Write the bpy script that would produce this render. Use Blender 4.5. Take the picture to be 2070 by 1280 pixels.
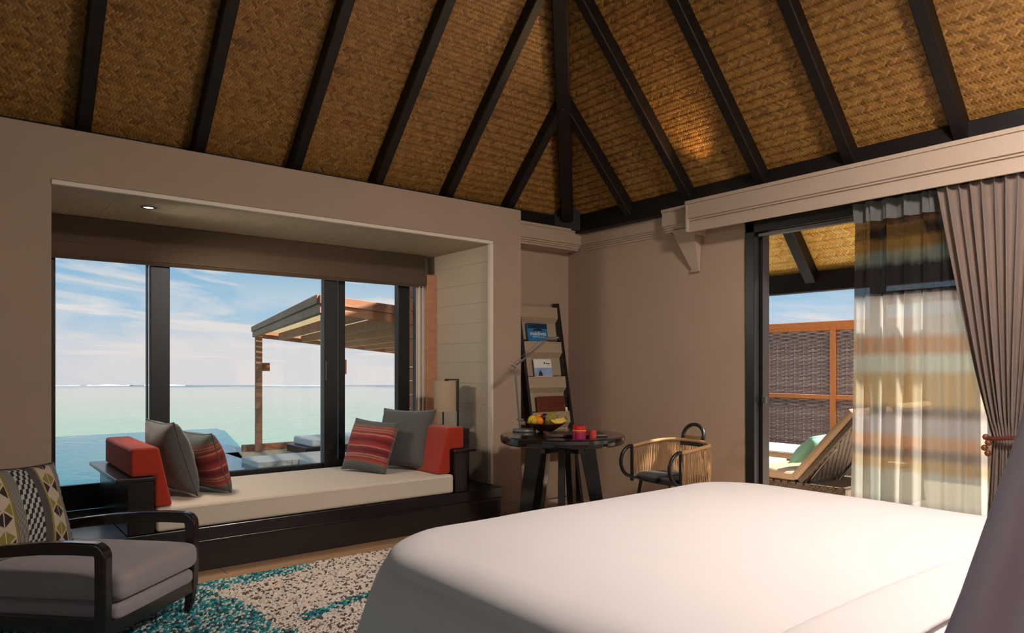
import bpy, bmesh, math, random
import numpy as np
from mathutils import Vector, Matrix, noise as mnoise

for o in list(bpy.data.objects):
    bpy.data.objects.remove(o, do_unlink=True)
scene = bpy.context.scene
COL = scene.collection
rnd = random.Random(7)

# ------------------------------------------------------------------ camera
EYE = 1.25
FW = Vector((0.6245, 0.7811, 0.0)).normalized()
cam_d = bpy.data.cameras.new('camera')
cam_d.sensor_fit = 'HORIZONTAL'
cam_d.sensor_width = 36.0
cam_d.lens = 36.0 * 1419.0 / 2070.0
cam_d.shift_y = 102.0 / 2070.0
cam_d.clip_start = 0.05
cam_d.clip_end = 2000
cam = bpy.data.objects.new('camera', cam_d)
COL.objects.link(cam)
cam.location = (0, 0, EYE)
cam.rotation_euler = (math.pi / 2, 0, math.atan2(-FW.x, FW.y))
scene.camera = cam

# ------------------------------------------------------------------ exposure
vs = scene.view_settings
scene.display_settings.display_device = 'sRGB'
vs.view_transform = 'Standard'
vs.look = 'None'
vs.gamma = 1.0
vs.use_curve_mapping = False
vs.exposure = 0.0

# ------------------------------------------------------------------ node helper
class NB:
    """small expression builder for a node tree"""
    def __init__(s, tree):
        s.t = tree
        s.n = tree.nodes
        s.l = tree.links
    def new(s, kind, **kw):
        n = s.n.new(kind)
        for k, v in kw.items():
            setattr(n, k, v)
        return n
    def put(s, sock, v):
        if v is None:
            return
        if isinstance(v, bpy.types.NodeSocket):
            s.l.new(v, sock)
        else:
            if sock.type == 'RGBA' and len(v) == 3:
                v = (*v, 1)
            sock.default_value = v
    def m(s, op, a, b=None, c=None):
        n = s.new('ShaderNodeMath', operation=op)
        s.put(n.inputs[0], a); s.put(n.inputs[1], b); s.put(n.inputs[2], c)
        return n.outputs[0]
    def mix(s, f, a, b):
        n = s.new('ShaderNodeMix', data_type='RGBA')
        s.put(n.inputs[0], f); s.put(n.inputs[6], a); s.put(n.inputs[7], b)
        return n.outputs[2]
    def noise(s, vec, scale=5, detail=3, rough=.5, dist=0, out='Fac'):
        n = s.new('ShaderNodeTexNoise')
        s.put(n.inputs['Vector'], vec)
        n.inputs['Scale'].default_value = scale
        n.inputs['Detail'].default_value = detail
        n.inputs['Roughness'].default_value = rough
        n.inputs['Distortion'].default_value = dist
        return n.outputs[out]
    def ramp(s, fac, stops, interp='LINEAR'):
        n = s.new('ShaderNodeValToRGB')
        n.color_ramp.interpolation = interp
        e = n.color_ramp.elements
        while len(e) < len(stops):
            e.new(0.5)
        for i, (p, c) in enumerate(stops):
            e[i].position = p
            e[i].color = (*c, 1) if len(c) == 3 else c
        s.put(n.inputs[0], fac)
        return n.outputs[0]
    def mapping(s, vec, scale=(1, 1, 1), loc=(0, 0, 0), rot=(0, 0, 0)):
        n = s.new('ShaderNodeMapping')
        s.put(n.inputs['Vector'], vec)
        n.inputs['Scale'].default_value = scale
        n.inputs['Location'].default_value = loc
        n.inputs['Rotation'].default_value = rot
        return n.outputs[0]
    def sep(s, vec):
        n = s.new('ShaderNodeSeparateXYZ'); s.put(n.inputs[0], vec)
        return n.outputs
    def comb(s, x, y, z):
        n = s.new('ShaderNodeCombineXYZ')
        s.put(n.inputs[0], x); s.put(n.inputs[1], y); s.put(n.inputs[2], z)
        return n.outputs[0]
    def coord(s, k='Object'):
        return s.new('ShaderNodeTexCoord').outputs[k]
    def geo(s, k='Position'):
        return s.new('ShaderNodeNewGeometry').outputs[k]
    def bump(s, h, strength=.3, dist=.01):
        n = s.new('ShaderNodeBump')
        n.inputs['Strength'].default_value = strength
        n.inputs['Distance'].default_value = dist
        s.put(n.inputs['Height'], h)
        return n.outputs[0]

def srgb(r, g, b):
    f = lambda c: (c / 255 / 12.92) if c / 255 <= .04045 else ((c / 255 + .055) / 1.055) ** 2.4
    return (f(r), f(g), f(b))

# ------------------------------------------------------------------ world sky
world = bpy.data.worlds.new('sky')
scene.world = world
world.use_nodes = True
wt = NB(world.node_tree)
wt.n.clear()
d = wt.coord('Generated')
dx, dy, dz = wt.sep(d)
up = wt.m('MAXIMUM', dz, 0.0)
den = wt.m('ADD', up, 0.10)
pv = wt.comb(wt.m('DIVIDE', dx, den), wt.m('DIVIDE', dy, den), 0.0)
c1 = wt.noise(wt.mapping(pv, scale=(.42, .75, 1), loc=(2.3, 1.2, 0), rot=(0, 0, .5)), 1.0, 9, .60, 1.4)
c2 = wt.noise(wt.mapping(d, scale=(3.2, 3.2, 13), loc=(.4, .2, .33)), 1.0, 6, .55, .5)
cl = wt.ramp(c1, [(.47, (0, 0, 0)), (.60, (1, 1, 1))])
cl2 = wt.ramp(c2, [(.50, (0, 0, 0)), (.60, (1, 1, 1))])
lowband = wt.ramp(up, [(.0, (.4, .4, .4)), (.03, (1, 1, 1)), (.10, (.3, .3, .3)), (.14, (0, 0, 0))])
clouds = wt.m('MAXIMUM', cl, wt.m('MULTIPLY', cl2, lowband))
blue = wt.ramp(up, [(0, srgb(218, 216, 222)), (.035, srgb(204, 212, 224)), (.07, srgb(172, 203, 226)),
                    (.13, srgb(142, 188, 220)), (.4, srgb(118, 164, 206)), (1, srgb(95, 140, 190))])
white = wt.mix(wt.ramp(up, [(0, (0, 0, 0)), (.2, (1, 1, 1))]), srgb(236, 226, 224), srgb(232, 230, 230))
skycol = wt.mix(wt.m('MULTIPLY', clouds, .95), blue, white)
bg = wt.new('ShaderNodeBackground')
wt.put(bg.inputs['Color'], skycol)
bg.inputs['Strength'].default_value = 1.0
wo = wt.new('ShaderNodeOutputWorld')
wt.l.new(bg.outputs[0], wo.inputs[0])

# ------------------------------------------------------------------ sun
sun_d = bpy.data.lights.new('sun', 'SUN')
sun_d.energy = 10.5
sun_d.angle = math.radians(2)
sun_d.color = (1.0, .90, .78)
sun = bpy.data.objects.new('sun', sun_d)
COL.objects.link(sun)
SUN_EL, SUN_AZ = math.radians(50), math.radians(-60)     # azimuth from +X
sv = Vector((math.cos(SUN_EL) * math.cos(SUN_AZ), math.cos(SUN_EL) * math.sin(SUN_AZ), math.sin(SUN_EL)))
sun.rotation_euler = sv.to_track_quat('Z', 'Y').to_euler()
sun.location = sv * 30
FILL_LANTERN = 6.0        # strength of the added, unseen fill lantern behind the view
FILL_PENDANT = 260.0        # strength of the added, unseen fill pendant over the bed head

# ------------------------------------------------------------------ materials
MATS = {}
def pmat(name, col, rough=.6, var=.0, vscale=8, stretch=(1, 1, 1), bump=0, bscale=60, bdist=.002, metal=0,
         coat=0, spec=.5, sheen=0, trans=0, col2=None, coords='Object'):
    m = bpy.data.materials.new(name)
    m.use_nodes = True
    b = NB(m.node_tree)
    p = b.n['Principled BSDF']
    vec = b.coord(coords)
    c = (*col, 1)
    if var or col2:
        f = b.noise(b.mapping(vec, scale=stretch), vscale, 5, .6)
        f = b.ramp(f, [(.3, (0, 0, 0)), (.7, (1, 1, 1))])
        lo = tuple(x * (1 - var) for x in col)
        hi = col2 if col2 else tuple(min(1, x * (1 + var)) for x in col)
        c = b.mix(f, lo, hi)
    b.put(p.inputs['Base Color'], c)
    p.inputs['Roughness'].default_value = rough
    p.inputs['Metallic'].default_value = metal
    p.inputs['Specular IOR Level'].default_value = spec
    p.inputs['Coat Weight'].default_value = coat
    p.inputs['Coat Roughness'].default_value = .12
    p.inputs['Sheen Weight'].default_value = sheen
    if bump:
        h = b.noise(b.mapping(vec, scale=stretch), bscale, 4, .6)
        b.put(p.inputs['Normal'], b.bump(h, bump, bdist))
    MATS[name] = m
    return m

def island_mat(name, cols, rough=.55, extra=None):
    """colour by random per mesh island: strips of a weave, stitches, ropes"""
    m = bpy.data.materials.new(name)
    m.use_nodes = True
    b = NB(m.node_tree)
    p = b.n['Principled BSDF']
    r = b.geo('Random Per Island')
    n = len(cols)
    c = b.ramp(r, [(i / max(1, n - 1), k) for i, k in enumerate(cols)])
    if extra:
        c = extra(b, c, r)
    b.put(p.inputs['Base Color'], c)
    p.inputs['Roughness'].default_value = rough
    MATS[name] = m
    return m

def cloth_mat(name, col, weave=900, var=.08, rough=.9, bump=.35, sheen=.2, col2=None):
    m = bpy.data.materials.new(name)
    m.use_nodes = True
    b = NB(m.node_tree)
    p = b.n['Principled BSDF']
    vec = b.coord('Object')
    f = b.noise(vec, weave * .35, 2, .6)
    g = b.noise(vec, 6, 4, .6)
    c = b.mix(f, tuple(x * (1 - var) for x in col), tuple(min(1, x * (1 + var)) for x in col))
    c = b.mix(b.m('MULTIPLY', g, .3), c, col2 if col2 else tuple(x * .8 for x in col))
    b.put(p.inputs['Base Color'], c)
    p.inputs['Roughness'].default_value = rough
    p.inputs['Sheen Weight'].default_value = sheen
    p.inputs['Specular IOR Level'].default_value = .15
    b.put(p.inputs['Normal'], b.bump(f, bump, .0015))
    MATS[name] = m
    return m

pmat('plaster', srgb(168, 145, 127), .85, .03, 3, bump=.15, bscale=220, bdist=.001, spec=.2)
pmat('trim_white', srgb(172, 152, 135), .55, .02, 4, spec=.3)
pmat('bay_board', srgb(196, 182, 162), .75, .05, 6, stretch=(1, 1, 30), bump=.12, bscale=90, spec=.2)
pmat('bay_board_x', srgb(186, 172, 150), .7, .10, 3, stretch=(12, 1, 1), bump=.1, bscale=60, spec=.3)
pmat('floor_wood', srgb(176, 140, 104), .42, .16, 4, stretch=(1, 14, 1), bump=.08, bscale=40, spec=.4)
pmat('dark_wood', srgb(38, 29, 27), .34, .22, 6, stretch=(1, 12, 12), bump=.08, bscale=70, spec=.5)
pmat('dark_wood_gloss', srgb(32, 24, 23), .28, .2, 6, stretch=(1, 10, 10), spec=.5, coat=.12)
pmat('rafter_wood', srgb(23, 15, 12), .5, .25, 5, stretch=(3, 3, 3), bump=.15, bscale=40, spec=.35)
pmat('black_lacquer', srgb(20, 18, 19), .12, .1, 6, spec=.6, coat=.5)
pmat('black_frame', srgb(17, 18, 20), .38, .1, 6, spec=.5)
pmat('chair_wood', srgb(26, 18, 18), .2, .15, 8, spec=.6, coat=.4)
pmat('roof_back', srgb(40, 24, 12), .9)
pmat('teak_pergola', srgb(188, 134, 102), .75, .15, 5, stretch=(2, 2, 8), bump=.2, bscale=30)
pmat('orange_wood', srgb(226, 136, 66), .5, .14, 6, stretch=(3, 3, 14), bump=.1, bscale=40)
pmat('cladding_wood', srgb(180, 106, 72), .6, .12, 6, stretch=(1, 10, 10))
pmat('stone_white', srgb(226, 222, 208), .7, .04, 5, bump=.1, bscale=60)
pmat('sand_net', srgb(196, 178, 142), .9, .15, 30)
pmat('deck_wood', srgb(222, 204, 182), .7, .15, 6, stretch=(1, 12, 1))
pmat('steel', srgb(120, 120, 118), .3, metal=1)
pmat('lamp_metal', srgb(112, 108, 104), .42, metal=.45)
pmat('trim_pale', srgb(222, 208, 192), .5, .02, 4, spec=.3)
pmat('black_metal', srgb(20, 19, 19), .4, spec=.5)
pmat('leather_brown', srgb(96, 40, 24), .45, .15, 10, bump=.15, bscale=120)
pmat('leather_dark', srgb(52, 42, 34), .4, .12, 10, bump=.15, bscale=150)
pmat('paper', srgb(226, 222, 218), .7)
pmat('book_blue', srgb(22, 92, 140), .45, col2=srgb(38, 128, 176), vscale=4)
pmat('book_deep', srgb(10, 44, 66), .45)
pmat('photo_sky', srgb(120, 150, 196), .5, col2=srgb(160, 180, 214), vscale=9)
pmat('ink', srgb(40, 40, 50), .6)
pmat('white_print', srgb(238, 238, 238), .6)
pmat('orange_fruit', srgb(226, 128, 20), .5, .06, 20, bump=.2, bscale=200)
pmat('lemon_fruit', srgb(214, 170, 30), .5, .08, 12)
pmat('green_fruit', srgb(130, 120, 40), .55, .15, 10)
pmat('plum_fruit', srgb(52, 20, 18), .4)
pmat('banana_fruit', srgb(222, 184, 70), .5, .06, 10)
pmat('leaf', srgb(70, 90, 36), .5)
pmat('bowl_wood', srgb(70, 40, 24), .4, .2, 10)
pmat('wood_bead', srgb(110, 60, 30), .4, .2, 30)
pmat('recess_shade_black', srgb(18, 18, 18), .6)  # black that stands for shade inside recesses of the platform
cloth_mat('bed_linen', srgb(238, 232, 230), 1400, .015, .85, .12, .15, col2=srgb(230, 224, 222))
cloth_mat('canopy_cloth', srgb(214, 206, 212), 1200, .02, .85, .12, .3)
cloth_mat('cream_canvas', srgb(216, 203, 184), 700, .05, .9, .3, .1)
cloth_mat('red_cloth', srgb(172, 54, 34), 600, .12, .9, .35, .25)
cloth_mat('grey_cloth', srgb(92, 91, 88), 500, .22, .95, .5, .35)
cloth_mat('armchair_cloth', srgb(150, 140, 140), 700, .14, .95, .4, .4)
cloth_mat('drape_cloth', srgb(116, 100, 90), 500, .10, .95, .4, .2)
cloth_mat('blind_cloth', srgb(96, 80, 66), 400, .2, .9, .5, .1)
cloth_mat('pocket_cloth', srgb(168, 150, 126), 500, .14, .95, .5, .1)
cloth_mat('tan_cushion', srgb(206, 178, 148), 600, .06, .9, .3, .1)
cloth_mat('towel_white', srgb(236, 236, 232), 500, .04, .95, .5, .3)
cloth_mat('aqua_cloth', srgb(150, 214, 190), 600, .05, .9, .3, .2)
cloth_mat('seat_black', srgb(44, 42, 42), 500, .15, .85, .3, .2)

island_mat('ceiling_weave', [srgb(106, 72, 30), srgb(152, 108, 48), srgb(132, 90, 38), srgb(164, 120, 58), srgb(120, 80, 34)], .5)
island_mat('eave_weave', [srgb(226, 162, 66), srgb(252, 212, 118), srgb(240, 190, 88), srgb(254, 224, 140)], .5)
island_mat('rope_tan', [srgb(150, 112, 72), srgb(186, 146, 98), srgb(168, 128, 84)], .7)
island_mat('fence_strip', [srgb(150, 130, 122), srgb(176, 154, 144), srgb(134, 114, 108), srgb(164, 142, 132)], .6)
island_mat('wicker', [srgb(92, 80, 68), srgb(120, 106, 92), srgb(104, 92, 80)], .6)

def emit_mat(name, col, s):
    m = bpy.data.materials.new(name); m.use_nodes = True
    p = m.node_tree.nodes['Principled BSDF']
    p.inputs['Base Color'].default_value = (*col, 1)
    p.inputs['Emission Color'].default_value = (*col, 1)
    p.inputs['Emission Strength'].default_value = s
    MATS[name] = m
emit_mat('lamp_glow', (1, .82, .55), 6)

def glass_mat(name, tint=(1, 1, 1), gloss=.05):
    m = bpy.data.materials.new(name); m.use_nodes = True
    b = NB(m.node_tree); b.n.clear()
    tr = b.new('ShaderNodeBsdfTransparent'); tr.inputs[0].default_value = (*tint, 1)
    gl = b.new('ShaderNodeBsdfGlossy'); gl.inputs['Roughness'].default_value = .02
    lw = b.new('ShaderNodeLayerWeight'); lw.inputs[0].default_value = .5
    fr = b.m('MULTIPLY_ADD', b.m('POWER', lw.outputs['Facing'], 5.0), .45, .012)
    mx = b.new('ShaderNodeMixShader')
    b.l.new(fr, mx.inputs[0]); b.l.new(tr.outputs[0], mx.inputs[1]); b.l.new(gl.outputs[0], mx.inputs[2])
    o = b.new('ShaderNodeOutputMaterial'); b.l.new(mx.outputs[0], o.inputs[0])
    MATS[name] = m
glass_mat('pane_glass', (.97, .985, .98))
def color_glass(name, col, emi=0):
    m = bpy.data.materials.new(name); m.use_nodes = True
    p = m.node_tree.nodes['Principled BSDF']
    p.inputs['Base Color'].default_value = (*col, 1)
    p.inputs['Roughness'].default_value = .1
    p.inputs['Transmission Weight'].default_value = .55
    MATS[name] = m
color_glass('glass_red', srgb(225, 40, 45)); color_glass('glass_purple', srgb(190, 30, 110)); color_glass('glass_coral', srgb(232, 84, 74))

# sheer curtain, striped across, lets light through; shade and sun also put into its colours
def sheer():
    m = bpy.data.materials.new('sheer_stripes_and_shade'); m.use_nodes = True
    b = NB(m.node_tree); b.n.clear()
    pos = b.geo('Position')
    x, y, z = b.sep(pos)
    wob = b.m('MULTIPLY', b.m('SUBTRACT', b.noise(b.mapping(pos, scale=(10, 10, 3)), 2.5, 4, .7), .5), .055)
    zz = b.m('DIVIDE', b.m('ADD', z, wob), 2.4)
    H = lambda yy: (1.25 + (742 - yy) / 326.0) / 2.4
    bands = [(412, (96, 98, 106)), (432, (88, 64, 46)), (456, (48, 36, 32)), (478, (116, 88, 50)), (503, (112, 118, 110)),  # upper stripes darkened to imitate the part the sun misses
             (532, (62, 56, 56)), (598, (206, 202, 200)), (680, (196, 146, 100)), (716, (206, 214, 200)), (752, (196, 168, 110)),
             (822, (104, 84, 80)), (842, (186, 180, 184)), (880, (204, 150, 102)), (906, (112, 88, 82)), (926, (194, 160, 96)),
             (950, (196, 200, 188)), (1012, (150, 148, 156))]
    bands = bands[::-1]
    stops = []
    ys = [1160] + [k[0] for k in bands]      # from bottom up; band k spans ys[k+1] .. ys[k]
    lastc = None
    st = [(0.0, srgb(*bands[0][1]))]
    for i in range(1, len(bands)):
        e = H(bands[i - 1][0])
        st.append((max(0, e - .008), srgb(*bands[i - 1][1])))
        st.append((e + .008, srgb(*bands[i][1])))
    c = None
    # colour ramps hold 32 stops: two ramps joined
    cut = len(st) // 2
    ra = b.ramp(zz, st[:cut + 1])
    rb = b.ramp(zz, st[cut:])
    sel = b.m('GREATER_THAN', zz, st[cut][0])
    c = b.mix(sel, ra, rb)
    fine = b.noise(b.mapping(pos, scale=(1, 1, .3)), 500, 2, .5)
    tr = b.new('ShaderNodeBsdfTransparent'); b.put(tr.inputs[0], b.mix(.6, c, (1, 1, 1)))
    df = b.new('ShaderNodeBsdfDiffuse'); b.put(df.inputs[0], c)
    tl = b.new('ShaderNodeBsdfTranslucent'); b.put(tl.inputs[0], b.mix(b.m('MULTIPLY', b.m('LESS_THAN', z, 1.70), .42), c, (1, .95, .86)))  # tint made paler below the transom to imitate sun on the cloth
    m1 = b.new('ShaderNodeMixShader'); m1.inputs[0].default_value = .72
    b.l.new(df.outputs[0], m1.inputs[1]); b.l.new(tl.outputs[0], m1.inputs[2])
    m2 = b.new('ShaderNodeMixShader')
    b.put(m2.inputs[0], b.m('MULTIPLY_ADD', fine, .2, .70))
    b.l.new(tr.outputs[0], m2.inputs[1]); b.l.new(m1.outputs[0], m2.inputs[2])
    o = b.new('ShaderNodeOutputMaterial'); b.l.new(m2.outputs[0], o.inputs[0])
    MATS['sheer_stripes_and_shade'] = m
sheer()

# lamp shade: cloth that lets light through
def shade():
    m = bpy.data.materials.new('shade_cloth'); m.use_nodes = True
    b = NB(m.node_tree); b.n.clear()
    c = srgb(216, 196, 164)
    df = b.new('ShaderNodeBsdfDiffuse'); b.put(df.inputs[0], c)
    tl = b.new('ShaderNodeBsdfTranslucent'); b.put(tl.inputs[0], c)
    m1 = b.new('ShaderNodeMixShader'); m1.inputs[0].default_value = .4
    b.l.new(df.outputs[0], m1.inputs[1]); b.l.new(tl.outputs[0], m1.inputs[2])
    o = b.new('ShaderNodeOutputMaterial'); b.l.new(m1.outputs[0], o.inputs[0])
    MATS['shade_cloth'] = m
shade()

def canopy_mat():
    m = bpy.data.materials.new('canopy_cloth'); m.use_nodes = True
    b = NB(m.node_tree); b.n.clear()
    f = b.noise(b.coord('Object'), 420, 2, .6)
    c = b.mix(f, srgb(206, 196, 206), srgb(222, 214, 222))
    df = b.new('ShaderNodeBsdfDiffuse'); b.put(df.inputs[0], c)
    tl = b.new('ShaderNodeBsdfTranslucent'); b.put(tl.inputs[0], c)
    m1 = b.new('ShaderNodeMixShader'); m1.inputs[0].default_value = .30
    b.l.new(df.outputs[0], m1.inputs[1]); b.l.new(tl.outputs[0], m1.inputs[2])
    o = b.new('ShaderNodeOutputMaterial'); b.l.new(m1.outputs[0], o.inputs[0])
    MATS['canopy_cloth'] = m
canopy_mat()

# striped cushion (UV, stripes across v)
def striped():
    m = bpy.data.materials.new('striped_cloth'); m.use_nodes = True
    b = NB(m.node_tree); p = b.n['Principled BSDF']
    u, v, _ = b.sep(b.coord('UV'))
    n1 = b.noise(b.comb(b.m('MULTIPLY', u, .6), b.m('MULTIPLY', v, 60), 0), 1.0, 3, .7)
    vv = b.m('ADD', v, b.m('MULTIPLY', b.m('SUBTRACT', b.noise(b.comb(b.m('MULTIPLY', u, 3), b.m('MULTIPLY', v, 2), 0), 2, 2), .5), .02))
    g, r, dk, cr, orr, tp = srgb(88, 98, 95), srgb(142, 32, 35), srgb(90, 22, 30), srgb(182, 138, 120), srgb(166, 58, 44), srgb(138, 102, 86)
    st = [(0, g), (.10, g), (.14, tp), (.18, orr), (.215, r), (.235, cr), (.25, r), (.28, cr), (.295, r), (.36, dk), (.42, r), (.44, cr), (.455, orr),
          (.52, r), (.57, dk), (.62, r), (.66, orr), (.69, cr), (.705, r), (.74, orr), (.76, cr), (.78, r), (.80, cr), (.82, orr), (.86, tp), (.90, g), (1, g)]
    c = b.ramp(vv, st)
    c = b.mix(b.ramp(n1, [(.42, (0, 0, 0)), (.75, (.55, .55, .55))]), c, srgb(70, 30, 32))
    b.put(p.inputs['Base Color'], c)
    p.inputs['Roughness'].default_value = .92
    p.inputs['Sheen Weight'].default_value = .2
    b.put(p.inputs['Normal'], b.bump(n1, .4, .002))
    MATS['striped_cloth'] = m
striped()

# patterned cushion (UV): bands of triangles, checks and thin lines
def patterned():
    m = bpy.data.materials.new('patterned_cloth'); m.use_nodes = True
    b = NB(m.node_tree); p = b.n['Principled BSDF']
    u, v, _ = b.sep(b.coord('UV'))
    cream, brown, olive, grey, white, black = srgb(182, 166, 144), srgb(46, 30, 27), srgb(128, 116, 50), srgb(72, 68, 69), srgb(176, 170, 165), srgb(34, 31, 31)
    # triangles
    def tri(u0, w):
        a = b.m('DIVIDE', b.m('SUBTRACT', u, u0), w)              # 0..1 across
        q = b.m('MULTIPLY', v, 5.0)
        s1 = b.m('ADD', q, a); s2 = b.m('SUBTRACT', q, a)
        f1 = b.m('FRACT', s1); f2 = b.m('FRACT', b.m('ADD', s2, 4.0))
        i = b.m('ADD', b.m('FLOOR', s1), b.m('FLOOR', b.m('ADD', s2, 4.0)))
        par = b.m('MODULO', i, 3.0)
        c = b.mix(b.m('GREATER_THAN', par, .5), cream, brown)
        c = b.mix(b.m('GREATER_THAN', par, 1.5), c, olive)
        l1 = b.m('LESS_THAN', b.m('ABSOLUTE', b.m('SUBTRACT', f1, .5)), .43)
        l2 = b.m('LESS_THAN', b.m('ABSOLUTE', b.m('SUBTRACT', f2, .5)), .43)
        l3 = b.m('LESS_THAN', b.m('ABSOLUTE', b.m('SUBTRACT', a, .5)), .46)
        l4 = b.m('GREATER_THAN', b.m('ABSOLUTE', b.m('SUBTRACT', a, .5)), .025)
        k = b.m('MULTIPLY', b.m('MULTIPLY', l1, l2), b.m('MULTIPLY', l3, l4))
        return b.mix(k, cream, c)
    def checks(nu, nv):
        q = b.m('MULTIPLY', v, nv)
        row = b.m('FLOOR', q)
        a = b.m('ADD', b.m('MULTIPLY', u, nu), b.m('MULTIPLY', b.m('MODULO', row, 2.0), .5))
        s = b.m('FRACT', b.m('ADD', a, b.m('MULTIPLY', b.m('FRACT', q), .18)))
        return b.mix(b.m('GREATER_THAN', s, .5), white, black)
    lines = b.mix(b.m('GREATER_THAN', b.m('FRACT', b.m('MULTIPLY', u, 70.0)), .5), srgb(150, 144, 132), srgb(70, 66, 62))
    segs = [(.05, checks(24, 26)), (.12, lines), (.31, tri(.12, .19)), (.335, olive), (.43, grey), (.63, checks(15, 17)), (.73, lines), (.755, olive),
            (.95, tri(.755, .195)), (1.01, checks(24, 26))]
    c = segs[0][1]
    prev = segs[0][0]
    for e, k in segs[1:]:
        c = b.mix(b.m('GREATER_THAN', u, prev), c, k)
        prev = e
    b.put(p.inputs['Base Color'], c)
    p.inputs['Roughness'].default_value = .9
    h = b.noise(b.coord('UV'), 260, 2)
    b.put(p.inputs['Normal'], b.bump(h, .3, .001))
    MATS['patterned_cloth'] = m
patterned()

# braided rug: stitch colour from where it lies and from chance
def rugmat():
    def ext(b, c, r):
        pos = b.geo('Position')
        x, y, _ = b.sep(pos)
        wob = b.noise(b.mapping(pos, scale=(1, 1, 0)), 1.6, 3, .6)
        wob2 = b.noise(b.mapping(pos, scale=(1, 1, 0)), 14, 2, .6)
        # teal field towards the armchair, cream towards the bed
        k = b.m('ADD', b.m('SUBTRACT', x, b.m('MULTIPLY', y, -.20)), b.m('ADD', b.m('MULTIPLY', wob, .5), b.m('MULTIPLY', wob2, .25)))
        teal_f = b.m('LESS_THAN', k, 2.30)
        edge = b.m('GREATER_THAN', b.m('ADD', b.m('ADD', y, b.m('MULTIPLY', x, -.16)), b.m('MULTIPLY', wob2, .2)), 3.98)
        streak = b.m('LESS_THAN', b.m('ABSOLUTE', b.m('ADD', b.m('SUBTRACT', b.m('ADD', y, b.m('MULTIPLY', x, -.30)), 2.98), b.m('MULTIPLY', wob2, .06))), .045)
        streak = b.m('MULTIPLY', streak, b.m('GREATER_THAN', x, 1.35))
        tf = b.m('MAXIMUM', b.m('MAXIMUM', teal_f, b.m('MULTIPLY', edge, b.m('LESS_THAN', x, 1.75))), streak)
        cream = b.ramp(r, [(0, srgb(236, 224, 212)), (.5, srgb(222, 208, 194)), (.80, srgb(200, 184, 170)), (.84, srgb(104, 92, 84)), (1, srgb(80, 70, 66))])
        teal = b.ramp(r, [(0, srgb(20, 130, 140)), (.28, srgb(70, 170, 172)), (.30, srgb(214, 212, 200)), (.55, srgb(186, 196, 188)), (.57, srgb(24, 36, 44)), (.78, srgb(10, 84, 96)), (1, srgb(40, 150, 160))])
        return b.mix(tf, cream, teal)
    island_mat('rug_stitch', [(1, 1, 1), (0, 0, 0)], .95, ext)
rugmat()
pmat('rug_back', srgb(60, 54, 50), .95)

def seamat():
    m = bpy.data.materials.new('sea_water'); m.use_nodes = True
    b = NB(m.node_tree); p = b.n['Principled BSDF']
    pos = b.geo('Position')
    x, y, z = b.sep(pos)
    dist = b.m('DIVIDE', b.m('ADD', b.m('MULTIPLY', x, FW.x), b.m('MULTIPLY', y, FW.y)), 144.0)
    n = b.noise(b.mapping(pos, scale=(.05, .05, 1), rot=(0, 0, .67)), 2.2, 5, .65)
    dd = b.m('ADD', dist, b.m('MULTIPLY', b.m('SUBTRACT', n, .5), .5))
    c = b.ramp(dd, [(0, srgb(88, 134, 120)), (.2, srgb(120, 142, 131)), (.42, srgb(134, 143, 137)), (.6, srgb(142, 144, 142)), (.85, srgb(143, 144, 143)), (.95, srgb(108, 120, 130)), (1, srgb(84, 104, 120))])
    b.put(p.inputs['Base Color'], c)
    p.inputs['Roughness'].default_value = .45
    p.inputs['Specular IOR Level'].default_value = .25
    w = b.noise(b.mapping(pos, scale=(.6, 1.6, 1), rot=(0, 0, .67)), 1.2, 4, .6)
    b.put(p.inputs['Normal'], b.bump(w, .5, .5))
    MATS['sea_water'] = m
    m = bpy.data.materials.new('pool_water'); m.use_nodes = True
    b = NB(m.node_tree); p = b.n['Principled BSDF']
    pos = b.geo('Position')
    n = b.noise(b.mapping(pos, scale=(.5, .25, 1)), 1.0, 3)
    b.put(p.inputs['Base Color'], b.mix(n, srgb(9, 66, 74), srgb(30, 100, 102)))
    p.inputs['Roughness'].default_value = .04
    p.inputs['Specular IOR Level'].default_value = .5
    w = b.noise(b.mapping(pos, scale=(2.5, 1.2, 1)), 1.6, 3, .5)
    b.put(p.inputs['Normal'], b.bump(w, .12, .05))
    MATS['pool_water'] = m
seamat()
pmat('pool_tile', srgb(40, 100, 110), .3, .1, 6)
pmat('foam', srgb(246, 246, 246), .8)

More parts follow.
